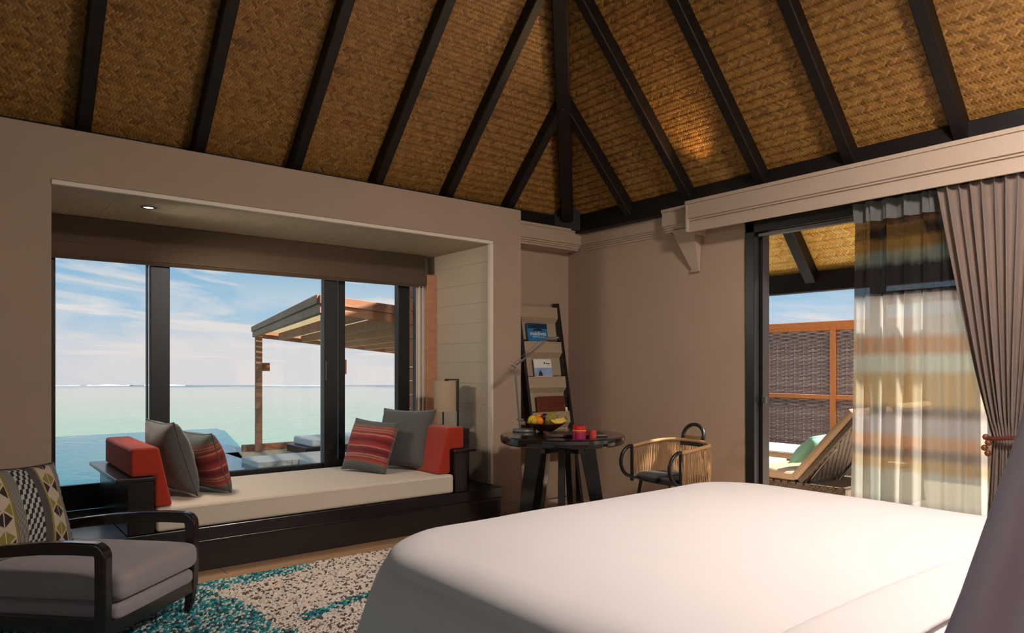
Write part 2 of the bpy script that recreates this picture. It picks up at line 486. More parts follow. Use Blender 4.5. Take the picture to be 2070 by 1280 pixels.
# ------------------------------------------------------------------ mesh helper
class MB:
    def __init__(s):
        s.v = []; s.f = []; s.uv = None
    def add(s, vs, fs):
        o = len(s.v)
        s.v.extend([tuple(p) for p in vs])
        s.f.extend([tuple(i + o for i in f) for f in fs])
        return s
    def box(s, x0, x1, y0, y1, z0, z1):
        return s.add([(x0, y0, z0), (x1, y0, z0), (x1, y1, z0), (x0, y1, z0), (x0, y0, z1), (x1, y0, z1), (x1, y1, z1), (x0, y1, z1)],
                     [(0, 3, 2, 1), (4, 5, 6, 7), (0, 1, 5, 4), (1, 2, 6, 5), (2, 3, 7, 6), (3, 0, 4, 7)])
    def hexa(s, p):   # 8 points, bottom ring then top ring
        return s.add(p, [(0, 3, 2, 1), (4, 5, 6, 7), (0, 1, 5, 4), (1, 2, 6, 5), (2, 3, 7, 6), (3, 0, 4, 7)])
    def beam(s, a, b, w, h, up=(0, 0, 1)):
        a = Vector(a); b = Vector(b); d = (b - a).normalized()
        sd = d.cross(Vector(up)).normalized(); u = sd.cross(d).normalized()
        q = [(-1, -1), (1, -1), (1, 1), (-1, 1)]
        vs = [a + sd * i * w / 2 + u * j * h / 2 for i, j in q] + [b + sd * i * w / 2 + u * j * h / 2 for i, j in q]
        return s.add(vs, [(0, 3, 2, 1), (4, 5, 6, 7), (0, 1, 5, 4), (1, 2, 6, 5), (2, 3, 7, 6), (3, 0, 4, 7)])
    def prism(s, poly, ext):   # poly list of 3d points, extruded by ext
        n = len(poly); e = Vector(ext)
        vs = [Vector(p) for p in poly] + [Vector(p) + e for p in poly]
        fs = [tuple(range(n))[::-1], tuple(range(n, 2 * n))] + [(i, (i + 1) % n, n + (i + 1) % n, n + i) for i in range(n)]
        return s.add(vs, fs)
    def tube(s, path, r, seg=10, closed=False, cap=True, flat=1.0):
        path = [Vector(p) for p in path]; n = len(path)
        rr = r if hasattr(r, '__len__') else [r] * n
        prev = None; rings = []
        for i, p in enumerate(path):
            if closed:
                t = path[(i + 1) % n] - path[i - 1]
            else:
                t = path[min(n - 1, i + 1)] - path[max(0, i - 1)]
            t.normalize()
            if prev is None:
                a = Vector((0, 0, 1)) if abs(t.z) < .9 else Vector((1, 0, 0))
                u = t.cross(a).normalized()
            else:
                u = (prev - t * prev.dot(t)).normalized()
            prev = u; w = t.cross(u)
            rings.append([p + (u * math.cos(k * 2 * math.pi / seg) + w * flat * math.sin(k * 2 * math.pi / seg)) * rr[i] for k in range(seg)])
        vs = [q for r_ in rings for q in r_]
        fs = []
        m = n if closed else n - 1
        for i in range(m):
            j = (i + 1) % n
            for k in range(seg):
                fs.append((i * seg + k, i * seg + (k + 1) % seg, j * seg + (k + 1) % seg, j * seg + k))
        if cap and not closed:
            fs.append(tuple(range(seg))[::-1]); fs.append(tuple((n - 1) * seg + k for k in range(seg)))
        return s.add(vs, fs)
    def lathe(s, prof, c=(0, 0, 0), seg=32):
        n = len(prof); vs = []
        for k in range(seg):
            a = 2 * math.pi * k / seg
            for r, z in prof:
                vs.append((c[0] + r * math.cos(a), c[1] + r * math.sin(a), c[2] + z))
        fs = []
        for k in range(seg):
            k2 = (k + 1) % seg
            for i in range(n - 1):
                fs.append((k * n + i, k2 * n + i, k2 * n + i + 1, k * n + i + 1))
        return s.add(vs, fs)
    def grid(s, fn, nu, nv, close_u=False):
        vs = [fn(i / nu, j / nv) for j in range(nv + 1) for i in range(nu + (0 if close_u else 1))]
        w = nu if close_u else nu + 1
        fs = []
        for j in range(nv):
            for i in range(nu):
                i2 = (i + 1) % w
                fs.append((j * w + i, j * w + i2, (j + 1) * w + i2, (j + 1) * w + i))
        return s.add(vs, fs)
    def mesh(s, name):
        me = bpy.data.meshes.new(name)
        me.from_pydata(s.v, [], s.f)
        return me
    def build(s, name, mat, parent=None, bevel=0, smooth=False, label=None, seg=2, weld=False, sub=0, solid=0):
        me = s.mesh(name)
        o = bpy.data.objects.new(name, me)
        me.materials.append(MATS[mat] if isinstance(mat, str) else mat)
        COL.objects.link(o)
        bm = bmesh.new(); bm.from_mesh(me)
        bmesh.ops.remove_doubles(bm, verts=bm.verts, dist=1e-6)
        bmesh.ops.recalc_face_normals(bm, faces=bm.faces)
        bm.to_mesh(me); bm.free()
        if smooth:
            for p in me.polygons:
                p.use_smooth = True
        if solid:
            md = o.modifiers.new('solid', 'SOLIDIFY'); md.thickness = solid; md.offset = 0
        if bevel:
            md = o.modifiers.new('bevel', 'BEVEL'); md.width = bevel; md.segments = seg; md.limit_method = 'ANGLE'; md.angle_limit = .7
            md.harden_normals = False
        if sub:
            md = o.modifiers.new('sub', 'SUBSURF'); md.levels = sub; md.render_levels = sub
        if parent is not None:
            o.parent = parent
            o.matrix_parent_inverse = parent_world(parent).inverted()
        if label:
            o['label'] = label
        return o

def parent_world(o):
    m = Matrix.LocRotScale(o.location, o.rotation_euler, o.scale)
    if o.parent:
        m = parent_world(o.parent) @ o.matrix_parent_inverse @ m
    return m

def tag(o, label, cat, group=None, kind=None):
    o['label'] = label; o['category'] = cat
    if group: o['group'] = group
    if kind: o['kind'] = kind
    return o
def thing(name, label, cat, loc=(0, 0, 0), rz=0, group=None, kind=None):
    o = bpy.data.objects.new(name, None)
    o.empty_display_size = .1
    COL.objects.link(o); o.location = loc; o.rotation_euler = (0, 0, rz)
    return tag(o, label, cat, group, kind)
def structure(o, label, cat):
    return tag(o, label, cat, kind='structure')
def local_build(mb, name, mat, parent, **kw):
    """mesh given in the parent's own coordinates"""
    o = mb.build(name, mat, None, **kw)
    o.parent = parent
    return o
def copy_tree(o, parent=None):
    c = o.copy(); COL.objects.link(c); c.parent = parent
    if parent is not None:
        c.matrix_parent_inverse = o.matrix_parent_inverse.copy()
    for ch in [k for k in bpy.data.objects if k.parent == o]:
        copy_tree(ch, c)
    return c
def share(o, parent, matrix=None, loc=None):
    c = o.copy(); COL.objects.link(c)
    c.parent = parent; c.matrix_parent_inverse = o.matrix_parent_inverse.copy()
    if loc is not None: c.location = loc
    if matrix is not None: c.matrix_basis = matrix
    return c

def pillow_mesh(name, w, h, t, n=18, seed=0, crumple=.006, pinch=.08):
    V = []; F = []; UV = []
    def P(u, v, s):
        x = w / 2 * u * (1 - pinch * (1 - v * v)); y = h / 2 * v * (1 - pinch * (1 - u * u))
        f = max(0, (1 - u * u) * (1 - v * v)) ** .42
        z = s * t / 2 * f
        q = mnoise.noise(Vector((x * 7 + seed, y * 7, s * 2.0 + seed)))
        q2 = mnoise.noise(Vector((x * 22 + seed, y * 22, s * 3.0)))
        z += (q * crumple * 2 + q2 * crumple * .5) * min(1, f * 1.6)
        return (x, y, z)
    idx = {}
    for s in (1, -1):
        for j in range(n + 1):
            for i in range(n + 1):
                u = -1 + 2 * i / n; v = -1 + 2 * j / n
                u = math.sin(u * math.pi / 2) * .35 + u * .65; v = math.sin(v * math.pi / 2) * .35 + v * .65
                edge = i in (0, n) or j in (0, n)
                if edge and s == -1:
                    idx[(s, i, j)] = idx[(1, i, j)]; continue
                idx[(s, i, j)] = len(V); V.append(P(u, v, s)); UV.append(((u + 1) / 2, (v + 1) / 2))
        for j in range(n):
            for i in range(n):
                q = [idx[(s, i, j)], idx[(s, i + 1, j)], idx[(s, i + 1, j + 1)], idx[(s, i, j + 1)]]
                F.append(q if s == 1 else q[::-1])
    me = bpy.data.meshes.new(name); me.from_pydata(V, [], F)
    uv = me.uv_layers.new(name='UVMap')
    for lp in me.loops:
        uv.data[lp.index].uv = UV[lp.vertex_index]
    for p in me.polygons: p.use_smooth = True
    edge_pts = [V[idx[(1, i, 0)]] for i in range(n)] + [V[idx[(1, n, j)]] for j in range(n)] + [V[idx[(1, n - i, n)]] for i in range(n)] + [V[idx[(1, 0, n - j)]] for j in range(n)]
    return me, edge_pts

# ================================================================== STRUCTURE
XB = 4.70          # plane of the right-hand wall
YF = 4.68          # front face of the wall around the bay
YR = 5.00          # wall in the recess beside the bay
YW = 5.63          # window plane of the bay
BX0, BX1 = 0.44, 3.53
BZ = 2.275         # bay ceiling
XL, YBK = -3.6, -2.7

# floor: slab and boards
fl = MB().box(XL, XB + .15, YBK, YR + .1, -.12, -.02).build('floor', 'deck_wood')
structure(fl, 'warm brown timber floor of the bedroom', 'floor')
pl = MB().box(0, 2.4, 0, .186, 0, .02).build('plank', 'floor_wood', bevel=.0015, seg=1)
pl.parent = fl
pl.location = (-1.0, 1.2, -.02)
k = 0
for iy in range(19):
    for ix in range(3):
        x = -1.9 + ix * 2.404 - (iy % 3) * .8
        if ix == 0 and iy == 0:
            pl.location = (x, 1.2, -.02); continue
        c = pl.copy(); COL.objects.link(c); c.parent = fl
        c.location = (x, 1.2 + iy * .188, -.02)

# bay wall (front face)
w = MB()
w.box(XL, BX0, YF, YF + .2, 0, 2.60)
w.box(BX0, BX1, YF, YF + .2, BZ + .03, 2.60)
w.box(BX1, 3.84, YF, YF + .02, 0, 2.60)
w.box(BX1 + .014, 3.84, YF + .02, YR + .1, 0, 2.60)
wl = w.build('wall_left', 'plaster')
structure(wl, 'beige plaster wall framing the window bay', 'wall')
# bay shell: left and right cheeks, ceiling, outer wall strip over the window
w = MB()
w.box(BX0 - .12, BX0, YF + .15, YW + .14, 0, BZ + .1)
w.box(BX1 + .012, BX1 + .14, YF + .15, YW + .14, 0, BZ + .1)
w.box(BX0 - .12, BX1 + .14, YF + .15, YW + .14, BZ + .012, BZ + .14)
w.box(BX0 - .12, BX1 + .14, YW + .06, YW + .14, 2.05, BZ + .14)
bay = w.build('wall_bay', 'bay_board')
structure(bay, 'pale lined cheeks and soffit of the window bay', 'wall')
bz = [0, .19, .38, .57, .75, .93, 1.11, 1.29, 1.46, 1.63, 1.80, 1.97, 2.14, BZ + .012]
for a, b_ in zip(bz[:-1], bz[1:]):
    MB().box(BX1, BX1 + .014, YF + .02, YW + .05, a + .0006, b_ - .0006).build('board', 'bay_board', bay, bevel=.0008, seg=1)
nb = 9
for i in range(nb):
    a = BX0 + (BX1 - BX0) * i / nb; b_ = BX0 + (BX1 - BX0) * (i + 1) / nb
    MB().box(a + .0006, b_ - .0006, YF + .02, YW + .05, BZ, BZ + .014).build('board', 'bay_board_x', bay, bevel=.0008, seg=1)
# slim trim lining the opening
t = MB()
t.box(BX0, BX1, YF - .012, YF + .03, BZ, BZ + .026)
t.box(BX1 - .024, BX1 + .004, YF - .012, YF + .03, 0.275, BZ)
structure(t.build('trim_1', 'trim_pale', bevel=.003), 'slim pale trim edging the window bay opening', 'trim')

# wall in the recess, behind the ladder
structure(MB().box(3.84, XB + .15, YR, YR + .12, 0, 2.75).build('wall_recess', 'plaster'), 'narrow beige wall in the corner behind the ladder shelf', 'wall')
# right wall with door opening
DY0, DY1, DZ = -2.2, 3.04, 2.355
w = MB()
w.box(XB, XB + .15, DY1, YR + .12, 0, 2.75)
w.box(XB, XB + .15, YBK, DY0, 0, 2.75)
w.box(XB, XB + .15, DY0, DY1, DZ, 2.75)
structure(w.build('wall_right', 'plaster'), 'beige plaster wall with the dark framed terrace door', 'wall')
# walls behind the camera close the room, with a window added to let in fill light
structure(MB().box(XL - .12, XL, YBK, -2.0, 0, 2.75).box(XL - .12, XL, 2.6, YF + .2, 0, 2.75).box(XL - .12, XL, -2.0, 2.6, 2.35, 2.75).build('wall_far_left', 'plaster'), 'plaster wall with an added wide window at the far left end of the room', 'wall')
w2 = MB().box(XL - .1, XL, -2.0, -1.92, 0, 2.35).box(XL - .1, XL, 2.52, 2.6, 0, 2.35).box(XL - .1, XL, .26, .34, 0, 2.35).box(XL - .1, XL, -2, 2.6, 2.27, 2.35).box(XL - .1, XL, -2, 2.6, 0, .1).build('added_window', 'black_frame', bevel=.004)
structure(w2, 'added unseen dark framed window for fill light at the far left end of the room', 'window')
for a, b_ in ((-1.92, .26), (.34, 2.52)):
    MB().box(XL - .053, XL - .047, a, b_, .1, 2.27).build('pane', 'pane_glass', w2)
structure(MB().box(XL - .12, XB + .15, YBK - .12, YBK, 0, 2.75).build('wall_back', 'plaster'), 'plaster wall behind the head of the bed', 'wall')
# baseboards
structure(MB().box(BX1, 3.852, YF - .012, YF, 0, .085).box(3.84, 3.852, YF, YR, 0, .085).build('baseboard_left', 'plaster', bevel=.003), 'low skirting at the end of the bay wall', 'baseboard')
structure(MB().box(XB - .012, XB, DY1, YR, 0, .085).box(3.84, XB, YR - .012, YR, 0, .085).build('baseboard_right', 'plaster', bevel=.003), 'low skirting along the right wall and corner', 'baseboard')

# ---- cornice: profile (projection from face, z)
def cornice_profile(face, zb=None):
    zt = 2.535
    p = [(0, zt), (face, zt), (face, zt - .025), (face - .012, zt - .027), (face - .012, zt - .135), (face - .03, zt - .138), (face - .03, zt - .150),
         (face - .045, zt - .153), (face - .045, zt - .166), (face - .06, zt - .169), (face - .06, zt - .185)]
    return p
def run_y(name, prof, y0, y1, x_wall, mat, parent=None):
    return MB().prism([(x_wall - a, y0, z) for a, z in prof], (0, y1 - y0, 0)).build(name, mat, parent)
cor = run_y('trim_2', cornice_profile(.07) + [(0, 2.35)], 3.40, 4.93, XB, 'trim_white')
structure(cor, 'stepped plaster cornice above the door and around the corner', 'trim')
MB().prism([(3.80, YR - a, z) for a, z in cornice_profile(.245) + [(0, 2.35)]], (.85, 0, 0)).build('cornice_run', 'trim_white', cor)
run_y('cornice_run', cornice_profile(.155) + [(0, 2.35)], 3.40, 3.73, XB, 'trim_white', cor)
pel = [(.0, 2.535), (.25, 2.535), (.25, 2.51), (.238, 2.508), (.238, 2.40), (.222, 2.397), (.222, 2.385), (.208, 2.382), (.208, 2.370), (.22, 2.367), (.22, 2.298),
       (.20, 2.298), (.20, 2.40), (0, 2.40)]
run_y('pelmet', pel, YBK, 3.418, XB, 'trim_white', cor)
MB().box(XB - .245, XB, 3.40, 3.418, 2.298, 2.53).build('pelmet_end', 'trim_white', cor, bevel=.003)
# tapering bracket under the pelmet end
br = MB().hexa([(XB - .02, 3.46, 2.03), (XB, 3.46, 2.03), (XB, 3.53, 2.03), (XB - .02, 3.53, 2.03),
                (XB - .11, 3.44, 2.36), (XB, 3.44, 2.36), (XB, 3.66, 2.36), (XB - .11, 3.66, 2.36)])
br.box(XB - .028, XB, 3.452, 3.538, 2.015, 2.032)
br.build('bracket', 'trim_white', cor, bevel=.004)

# ---- roof
PX, PY, PZ = 4.60, 4.90, 2.66            # woven plane starts here
TP = 1.0                                   # 45 degree pitch
C45 = math.sqrt(.5)
ROOFZ = 6.4
def A(u, v, n=0.0):    # slope over the bay wall: u = X, v = slope length, n = towards the room
    return (u, PY - v * C45 - n * C45, PZ + v * C45 - n * C45)
def B(u, v, n=0.0):    # slope over the right wall: u = Y
    return (PX - v * C45 - n * C45, u, PZ + v * C45 - n * C45)
apex = 3.72
r = MB()
e = .03
r.add([(PX + .3, PY + .3, PZ - .3 + e), (XL - .3, PY + .3, PZ - .3 + e), (XL + 3.6, PY - apex, PZ + apex + e), (PX - apex, PY - apex, PZ + apex + e)], [(0, 1, 2, 3)])
r.add([(PX + .3, PY + .3, PZ - .3 + e), (PX - apex, PY - apex, PZ + apex + e), (PX + .3, YBK - .3, PZ - .3 + e)], [(0, 1, 2)])
r.add([(PX + .3, YBK - .3, PZ - .3 + e), (PX - apex, PY - apex, PZ + apex + e), (XL + 3.6, PY - apex, PZ + apex + e), (XL - .3, YBK - .3, PZ - .3 + e)], [(0, 1, 2, 3)])
r.add([(XL - .3, PY + .3, PZ - .3 + e), (XL - .3, YBK - .3, PZ - .3 + e), (XL + 3.6, PY - apex, PZ + apex + e)], [(0, 1, 2)])
ceil = r.build('ceiling', 'roof_back', solid=.04)
structure(ceil, 'steep hipped ceiling of woven bamboo mats between dark rafters', 'ceiling')

def weave(name, plane, u0, u1, v0, v1, inside, cell, mat, parent, nf=3, hgt=.004, ang=math.pi / 4, side=1):
    """twill weave of flat strips: every float is its own little arched strip"""
    R = math.hypot(u1 - u0, v1 - v0) / 2 + cell * 4
    cu, cv = (u0 + u1) / 2, (v0 + v1) / 2
    n = int(R / cell) + 1
    ca, sa = math.cos(ang), math.sin(ang)
    V = []; F = []
    rr = random.Random(name + str(u0))
    per = 2 * nf
    for i in range(-n, n):
        for j in range(-n, n):
            ph = (i + j) % per
            if ph == 0:       # warp float: runs along j
                a0, a1, b0, b1, horiz = i, i + 1, j, j + nf, False
            elif (i + j - nf) % per == 0:   # weft float: runs along i
                a0, a1, b0, b1, horiz = i, i + nf, j, j + 1, True
            else:
                continue
            ca_, cb_ = (a0 + a1) / 2 * cell, (b0 + b1) / 2 * cell
            uu = cu + ca_ * ca - cb_ * sa; vv = cv + ca_ * sa + cb_ * ca
            if not (u0 <= uu <= u1 and v0 <= vv <= v1 and inside(uu, vv)):
                continue
            L = nf * cell / 2 * 1.06; W = cell / 2 * .93
            tilt = rr.uniform(-.0008, .0008)
            o = len(V)
            for s_, h in ((-1, 0), (-.55, hgt), (.55, hgt), (1, 0)):
                for q in (-1, 1):
                    x = s_ * L if horiz else q * W
                    y = q * W if horiz else s_ * L
                    V.append(plane(uu + x * ca - y * sa, vv + x * sa + y * ca, h + q * tilt))
            for t_ in range(3):
                F.append((o + 2 * t_, o + 2 * t_ + 1, o + 2 * t_ + 3, o + 2 * t_ + 2))
    m = MB(); m.v = V; m.f = F
    me = m.mesh(name)
    me.materials.append(MATS[mat])
    ob = bpy.data.objects.new(name, me); COL.objects.link(ob)
    if parent is not None:
        ob.parent = parent; ob.matrix_parent_inverse = parent_world(parent).inverted()
    return ob

SP = .64
ra_x = [PX - .79 - SP * k for k in range(0, 8)]
ra_y = [PY - .79 - SP * k for k in range(0, 7)]
RH, RWID = .10, .075
VMAX = 2.75
# woven mats: one part for each bay between two rafters
xs = [PX] + ra_x
for a, b_ in zip(xs[1:], xs[:-1]):
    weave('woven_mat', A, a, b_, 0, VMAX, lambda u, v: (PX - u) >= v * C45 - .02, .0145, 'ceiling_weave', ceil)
ys = [PY] + ra_y
for a, b_ in zip(ys[1:], ys[:-1]):
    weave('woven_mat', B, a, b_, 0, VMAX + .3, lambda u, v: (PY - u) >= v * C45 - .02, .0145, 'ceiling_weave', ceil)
# rafters
def rafter(plane, u, vtop, name='rafter', wid=RWID):
    m = MB()
    h = wid / 2
    m.hexa([plane(u - h, -.12, RH), plane(u + h, -.12, RH), plane(u + h, -.12, -.02), plane(u - h, -.12, -.02),
            plane(u - h, vtop, RH), plane(u + h, vtop, RH), plane(u + h, vtop, -.02), plane(u - h, vtop, -.02)])
    return m.build(name, 'rafter_wood', ceil, bevel=.006, seg=1)
for k, u in enumerate(ra_x):
    rafter(A, u, min(apex, PX - u) / C45)
for k, u in enumerate(ra_y):
    rafter(B, u, min(apex, PY - u) / C45)
# hip rafter
hd = Vector((-1, -1, 1)).normalized()
hs = Vector((1, -1, 0)).normalized() * .055
hn = hs.cross(hd).normalized()
if hn.z > 0: hn = -hn
p0 = Vector((PX + .06, PY + .06, PZ - .06)); p1 = Vector((PX - apex, PY - apex, PZ + apex))
q0, q1 = p0 + hn * .15, p1 + hn * .15
MB().hexa([q0 - hs, q0 + hs, p0 + hs, p0 - hs, q1 - hs, q1 + hs, p1 + hs, p1 - hs]).build('hip_rafter', 'rafter_wood', ceil, bevel=.008, seg=1)
# flared corner block under the hip
MB().add([(PX - .30, PY + .06, 2.52), (PX + .06, PY - .30, 2.52), (PX + .06, PY + .06, 2.52), (PX - .17, PY - .06, PZ + .16), (PX - .06, PY - .17, PZ + .16), (PX - .02, PY - .02, PZ + .16)],
         [(0, 1, 2), (3, 5, 4), (0, 3, 4, 1), (1, 4, 5, 2), (2, 5, 3, 0)]).build('corner_block', 'rafter_wood', ceil, bevel=.004, seg=1)
# wall plates
MB().box(PX - .035, PX + .14, YBK, PY + .1, 2.50, PZ + .005).build('wall_plate', 'rafter_wood', ceil, bevel=.006, seg=1)
MB().box(XL, PX + .14, PY - .035, PY + .14, 2.50, PZ + .005).build('wall_plate', 'rafter_wood', ceil, bevel=.006, seg=1)
# small spotlight ring where jack rafters meet the hip
sp = thing('ceiling_spotlight', 'tiny pale recessed spotlight on the hip beam above the corner', 'spotlight', (3.80, 4.10, 3.30))
MB().lathe([(.012, -.012), (.02, -.012), (.022, 0), (.022, .05), (.012, .05)], (3.80, 4.10, 3.30), 16).build('ring', 'trim_white', sp, smooth=True)
MB().lathe([(0.0005, .0), (.012, .0)], (3.80, 4.10, 3.296), 16).build('lens', 'paper', sp)

# small uplight on the wall plate
ul = thing('uplight', 'small puck uplight tucked on top of the cornice above the door', 'uplight', (4.51, 3.2, 2.537))
MB().lathe([(.0005, 0), (.03, 0), (.03, .010), (.026, .012), (.0005, .012)], (4.51, 3.2, 2.537), 16).build('can', 'black_metal', ul, smooth=True)
MB().lathe([(.0005, 0), (.02, 0)], (4.51, 3.2, 2.550), 16).build('lens', 'lamp_glow', ul)
ud = bpy.data.lights.new('uplight_beam', 'SPOT'); ud.energy = 45; ud.color = (1, .60, .25); ud.spot_size = 1.25; ud.spot_blend = 1.0; ud.shadow_soft_size = .02
uo = bpy.data.objects.new('uplight_beam', ud); COL.objects.link(uo); uo.location = (4.50, 3.2, 2.565)
uo.rotation_euler = Vector((.74, -.08, -.66)).to_track_quat('Z', 'Y').to_euler()

# ---- bay window: frames
fr = MB()
zt = 2.10
win = MB().box(BX0, BX1, YW - .03, YW + .07, .27, .33).box(BX0, BX1, YW - .01, YW + .03, .33, .44).box(BX0, BX1, YW - .03, YW + .07, zt - .06, zt).box(BX0, BX0 + .11, YW - .03, YW + .07, .33, zt).build('window_1', 'black_frame', bevel=.004)
structure(win, 'wide dark framed sliding window of the bay facing the sea', 'window')
for (a, b_, ya, yb) in [(1.125, 1.255, YW - .045, YW + .01), (2.447, 2.567, YW - .05, YW + .02), (2.605, 2.668, YW + .02, YW + .07), (3.165, 3.285, YW - .02, YW + .05), (3.355, 3.405, YW - .02, YW + .05)]:
    MB().box(a, b_, ya, yb, .33, zt).build('stile', 'black_frame', win, bevel=.005)
MB().box(1.105, 1.118, YW - .02, YW + .02, .40, zt).build('stile', 'black_frame', win, bevel=.003)
MB().box(2.455, 2.463, YW - .056, YW - .05, 1.14, 1.30).build('lock_plate', 'steel', win)
MB().box(3.42, BX1, YW - .10, YW + .05, .27, zt).build('jamb', 'teak_pergola', win, bevel=.004)
MB().box(1.255, 2.447, YW - .02, YW + .02, .36, .44).build('bottom_rail', 'black_frame', win, bevel=.004)
MB().box(2.567, 3.165, YW - .02, YW + .05, .36, .46).build('bottom_rail', 'black_frame', win, bevel=.004)
for a, b_, y in [(BX0 + .11, 1.105, YW), (1.255, 2.447, YW), (2.668, 3.165, YW + .035)]:
    MB().box(a, b_, y - .003, y + .003, .44, zt - .06).build('pane', 'pane_glass', win)
# roman blind
bl = thing('roman_blind', 'grey brown linen roman blind drawn up above the bay window', 'blind', (2, 5.56, 2.0))
MB().box(BX0 + .005, BX1 - .12, 5.545, 5.555, 2.035, 2.272).build('blind_panel', 'blind_cloth', bl, bevel=.003)
for i in range(3):
    MB().box(BX0 + .005, BX1 - .12, 5.548 - i * .01, 5.556 - i * .01, 1.978 + i * .012, 2.07 + i * .01).build('blind_fold', 'blind_cloth', bl, bevel=.003)
# tied side curtain by the window jamb
cu = MB().grid(lambda u, v: (3.325 + .095 * u, YW - .07 + .016 * math.sin(u * 16), .30 + 1.72 * v), 24, 6)
c_ = cu.build('window_curtain', 'cream_canvas', solid=.004, smooth=True)
tag(c_, 'narrow beige curtain stacked beside the right end of the bay window', 'curtain')

# downlight in the bay soffit
dl = thing('downlight', 'small round lit downlight in the soffit of the window bay', 'downlight', (.99, 4.97, BZ))
MB().lathe([(.030, -.001), (.034, -.007), (.046, -.004), (.048, .0)], (.99, 4.97, BZ), 24).build('ring', 'steel', dl, smooth=True)
MB().lathe([(.0005, 0), (.030, .0)], (.99, 4.97, BZ - .002), 24).build('bulb', 'lamp_glow', dl)
ld = bpy.data.lights.new('downlight_beam', 'SPOT'); ld.energy = 120; ld.color = (1, .86, .70); ld.spot_size = 2.25; ld.spot_blend = .6; ld.shadow_soft_size = .24
lo = bpy.data.objects.new('downlight_beam', ld); COL.objects.link(lo); lo.location = (.99, 4.97, BZ - .02); lo.rotation_euler = Vector((-1.5, .12, 1.5)).to_track_quat('Z', 'Y').to_euler()

# ---- terrace door in the right wall
dr = MB()
dr.box(XB - .012, XB + .16, DY1 - .075, DY1, 0, DZ).box(XB - .012, XB + .16, DY0, DY0 + .08, 0, DZ).box(XB - .012, XB + .16, DY0, DY1, DZ - .10, DZ)
dr.box(XB + .0, XB + .14, DY0, DY1, -.02, .02)
door = dr.build('door_1', 'black_frame', bevel=.005)
structure(door, 'wide dark framed sliding terrace door, slid open beside the chair', 'door')
MB().box(XB + .02, XB + .06, DY0 + .08, DY1 - .075, DZ - .13, DZ - .108).build('track', 'steel', door, bevel=.002)
MB().box(XB + .06, XB + .15, DY1 - .10, DY1 - .075, .02, DZ - .10).build('jamb_lining', 'dark_wood', door, bevel=.003)
MB().box(XB + .045, XB + .065, DY1 - .135, DY1 - .10, .98, 1.03).build('latch', 'steel', door, bevel=.003)
def leaf(y0, y1, x):
    m = MB()
    m.box(x, x + .05, y1 - .075, y1, .02, DZ - .10).box(x, x + .05, y0, y0 + .075, .02, DZ - .10)
    m.box(x, x + .05, y0 + .075, y1 - .075, .02, .14).box(x, x + .05, y0 + .075, y1 - .075, DZ - .17, DZ - .10).box(x, x + .05, y0 + .075, y1 - .075, 1.66, 1.74)
    f = m.build('sliding_leaf', 'black_frame', door, bevel=.004)
    MB().box(x + .022, x + .028, y0 + .075, y1 - .075, .14, 1.66).build('pane', 'pane_glass', f)
    MB().box(x + .022, x + .028, y0 + .075, y1 - .075, 1.74, DZ - .17).build('pane', 'pane_glass', f)
leaf(1.30, 2.16, XB + .085)
leaf(1.28, 2.14, XB + .025)
leaf(-.40, .52, XB + .085)
leaf(-1.3, -.4, XB + .025)

# ---- platform of the daybed (built in along the bay)
PF = 4.525
plat = thing('daybed', 'long dark stained timber daybed filling the window bay', 'daybed', (2, 5.0, 0))
MB().box(BX0 + .01, BX1 - .004, PF, YW - .03, .19, .27).build('top_board', 'dark_wood_gloss', plat, bevel=.004)
MB().box(BX0 + .01, BX1 - .02, PF + .012, YW - .03, .0, .186).build('front_panel', 'dark_wood', plat, bevel=.003)
MB().box(BX0 + .01, 2.93, PF + .002, PF + .014, .176, .188).build('ledge_strip', 'dark_wood_gloss', plat, bevel=.002)
MB().box(2.80, 2.93, PF + .0085, PF + .013, .150, .172).build('slot_shade', 'recess_shade_black', plat)  # flat black plate standing for the shade inside a finger slot
MB().box(3.30, 3.48, PF + .0085, PF + .013, .06, .165).build('niche_shade', 'recess_shade_black', plat, bevel=.002)  # another black plate, painting the dark inside of a notch

# ================================================================== OUTSIDE
RT = Vector((FW.y, -FW.x, 0))
def at(dp, l, z):      # a spot by its distance into the room and sideways offset, in metres
    p = FW * dp + RT * l
    return Vector((p.x, p.y, z))

# sea up to the reef edge
D = 143.8
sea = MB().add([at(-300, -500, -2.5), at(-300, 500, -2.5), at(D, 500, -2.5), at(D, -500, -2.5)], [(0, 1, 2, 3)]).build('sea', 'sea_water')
structure(sea, 'pale green lagoon reaching to the horizon', 'sea')
for (a, b_, h) in [(-84.5, -76, .28), (-73, -65, .26), (-93, -86, .10), (-50, -38, .08), (-22, -12, .06)]:
    n = 12
    m = MB()
    m.grid(lambda u, v: at(D - 3 - 1.5 * v, a + (b_ - a) * u, -2.5 + (h * math.sin(math.pi * v) * (.6 + .4 * math.sin(u * 9 + a)) if True else 0)), n, 4)
    m.build('breaker', 'foam', sea, smooth=True)

# pool
ZW = -.20
pool = thing('swimming_pool', 'blue infinity pool outside the bay window', 'pool', (0, 10, ZW))
MB().add([(-9, 5.95, ZW), (4.05, 5.95, ZW), (4.05, 10.2, ZW), (3.45, 10.2, ZW), (3.42, 10.4, ZW), (4.93, 17.3, ZW), (-9, 17.3, ZW)], [(0, 1, 2, 3, 4, 5, 6)]).build('water', 'pool_water', pool)
m = MB()
m.prism([(-9, 17.3, ZW - .03), (4.93, 17.3, ZW - .03), (4.93, 17.5, ZW - .06), (-9, 17.5, ZW - .06)], (0, 0, -2.2))
m.prism([(3.42, 10.4, ZW - .02), (4.93, 17.3, ZW - .03), (5.08, 17.27, ZW - .06), (3.57, 10.37, ZW - .05)], (0, 0, -2.2))
m.build('rim_wall', 'pool_tile', pool)
MB().box(3.2, 3.85, 8.5, 9.3, ZW - .05, ZW + .015).build('step', 'stone_white', pool, bevel=.01)
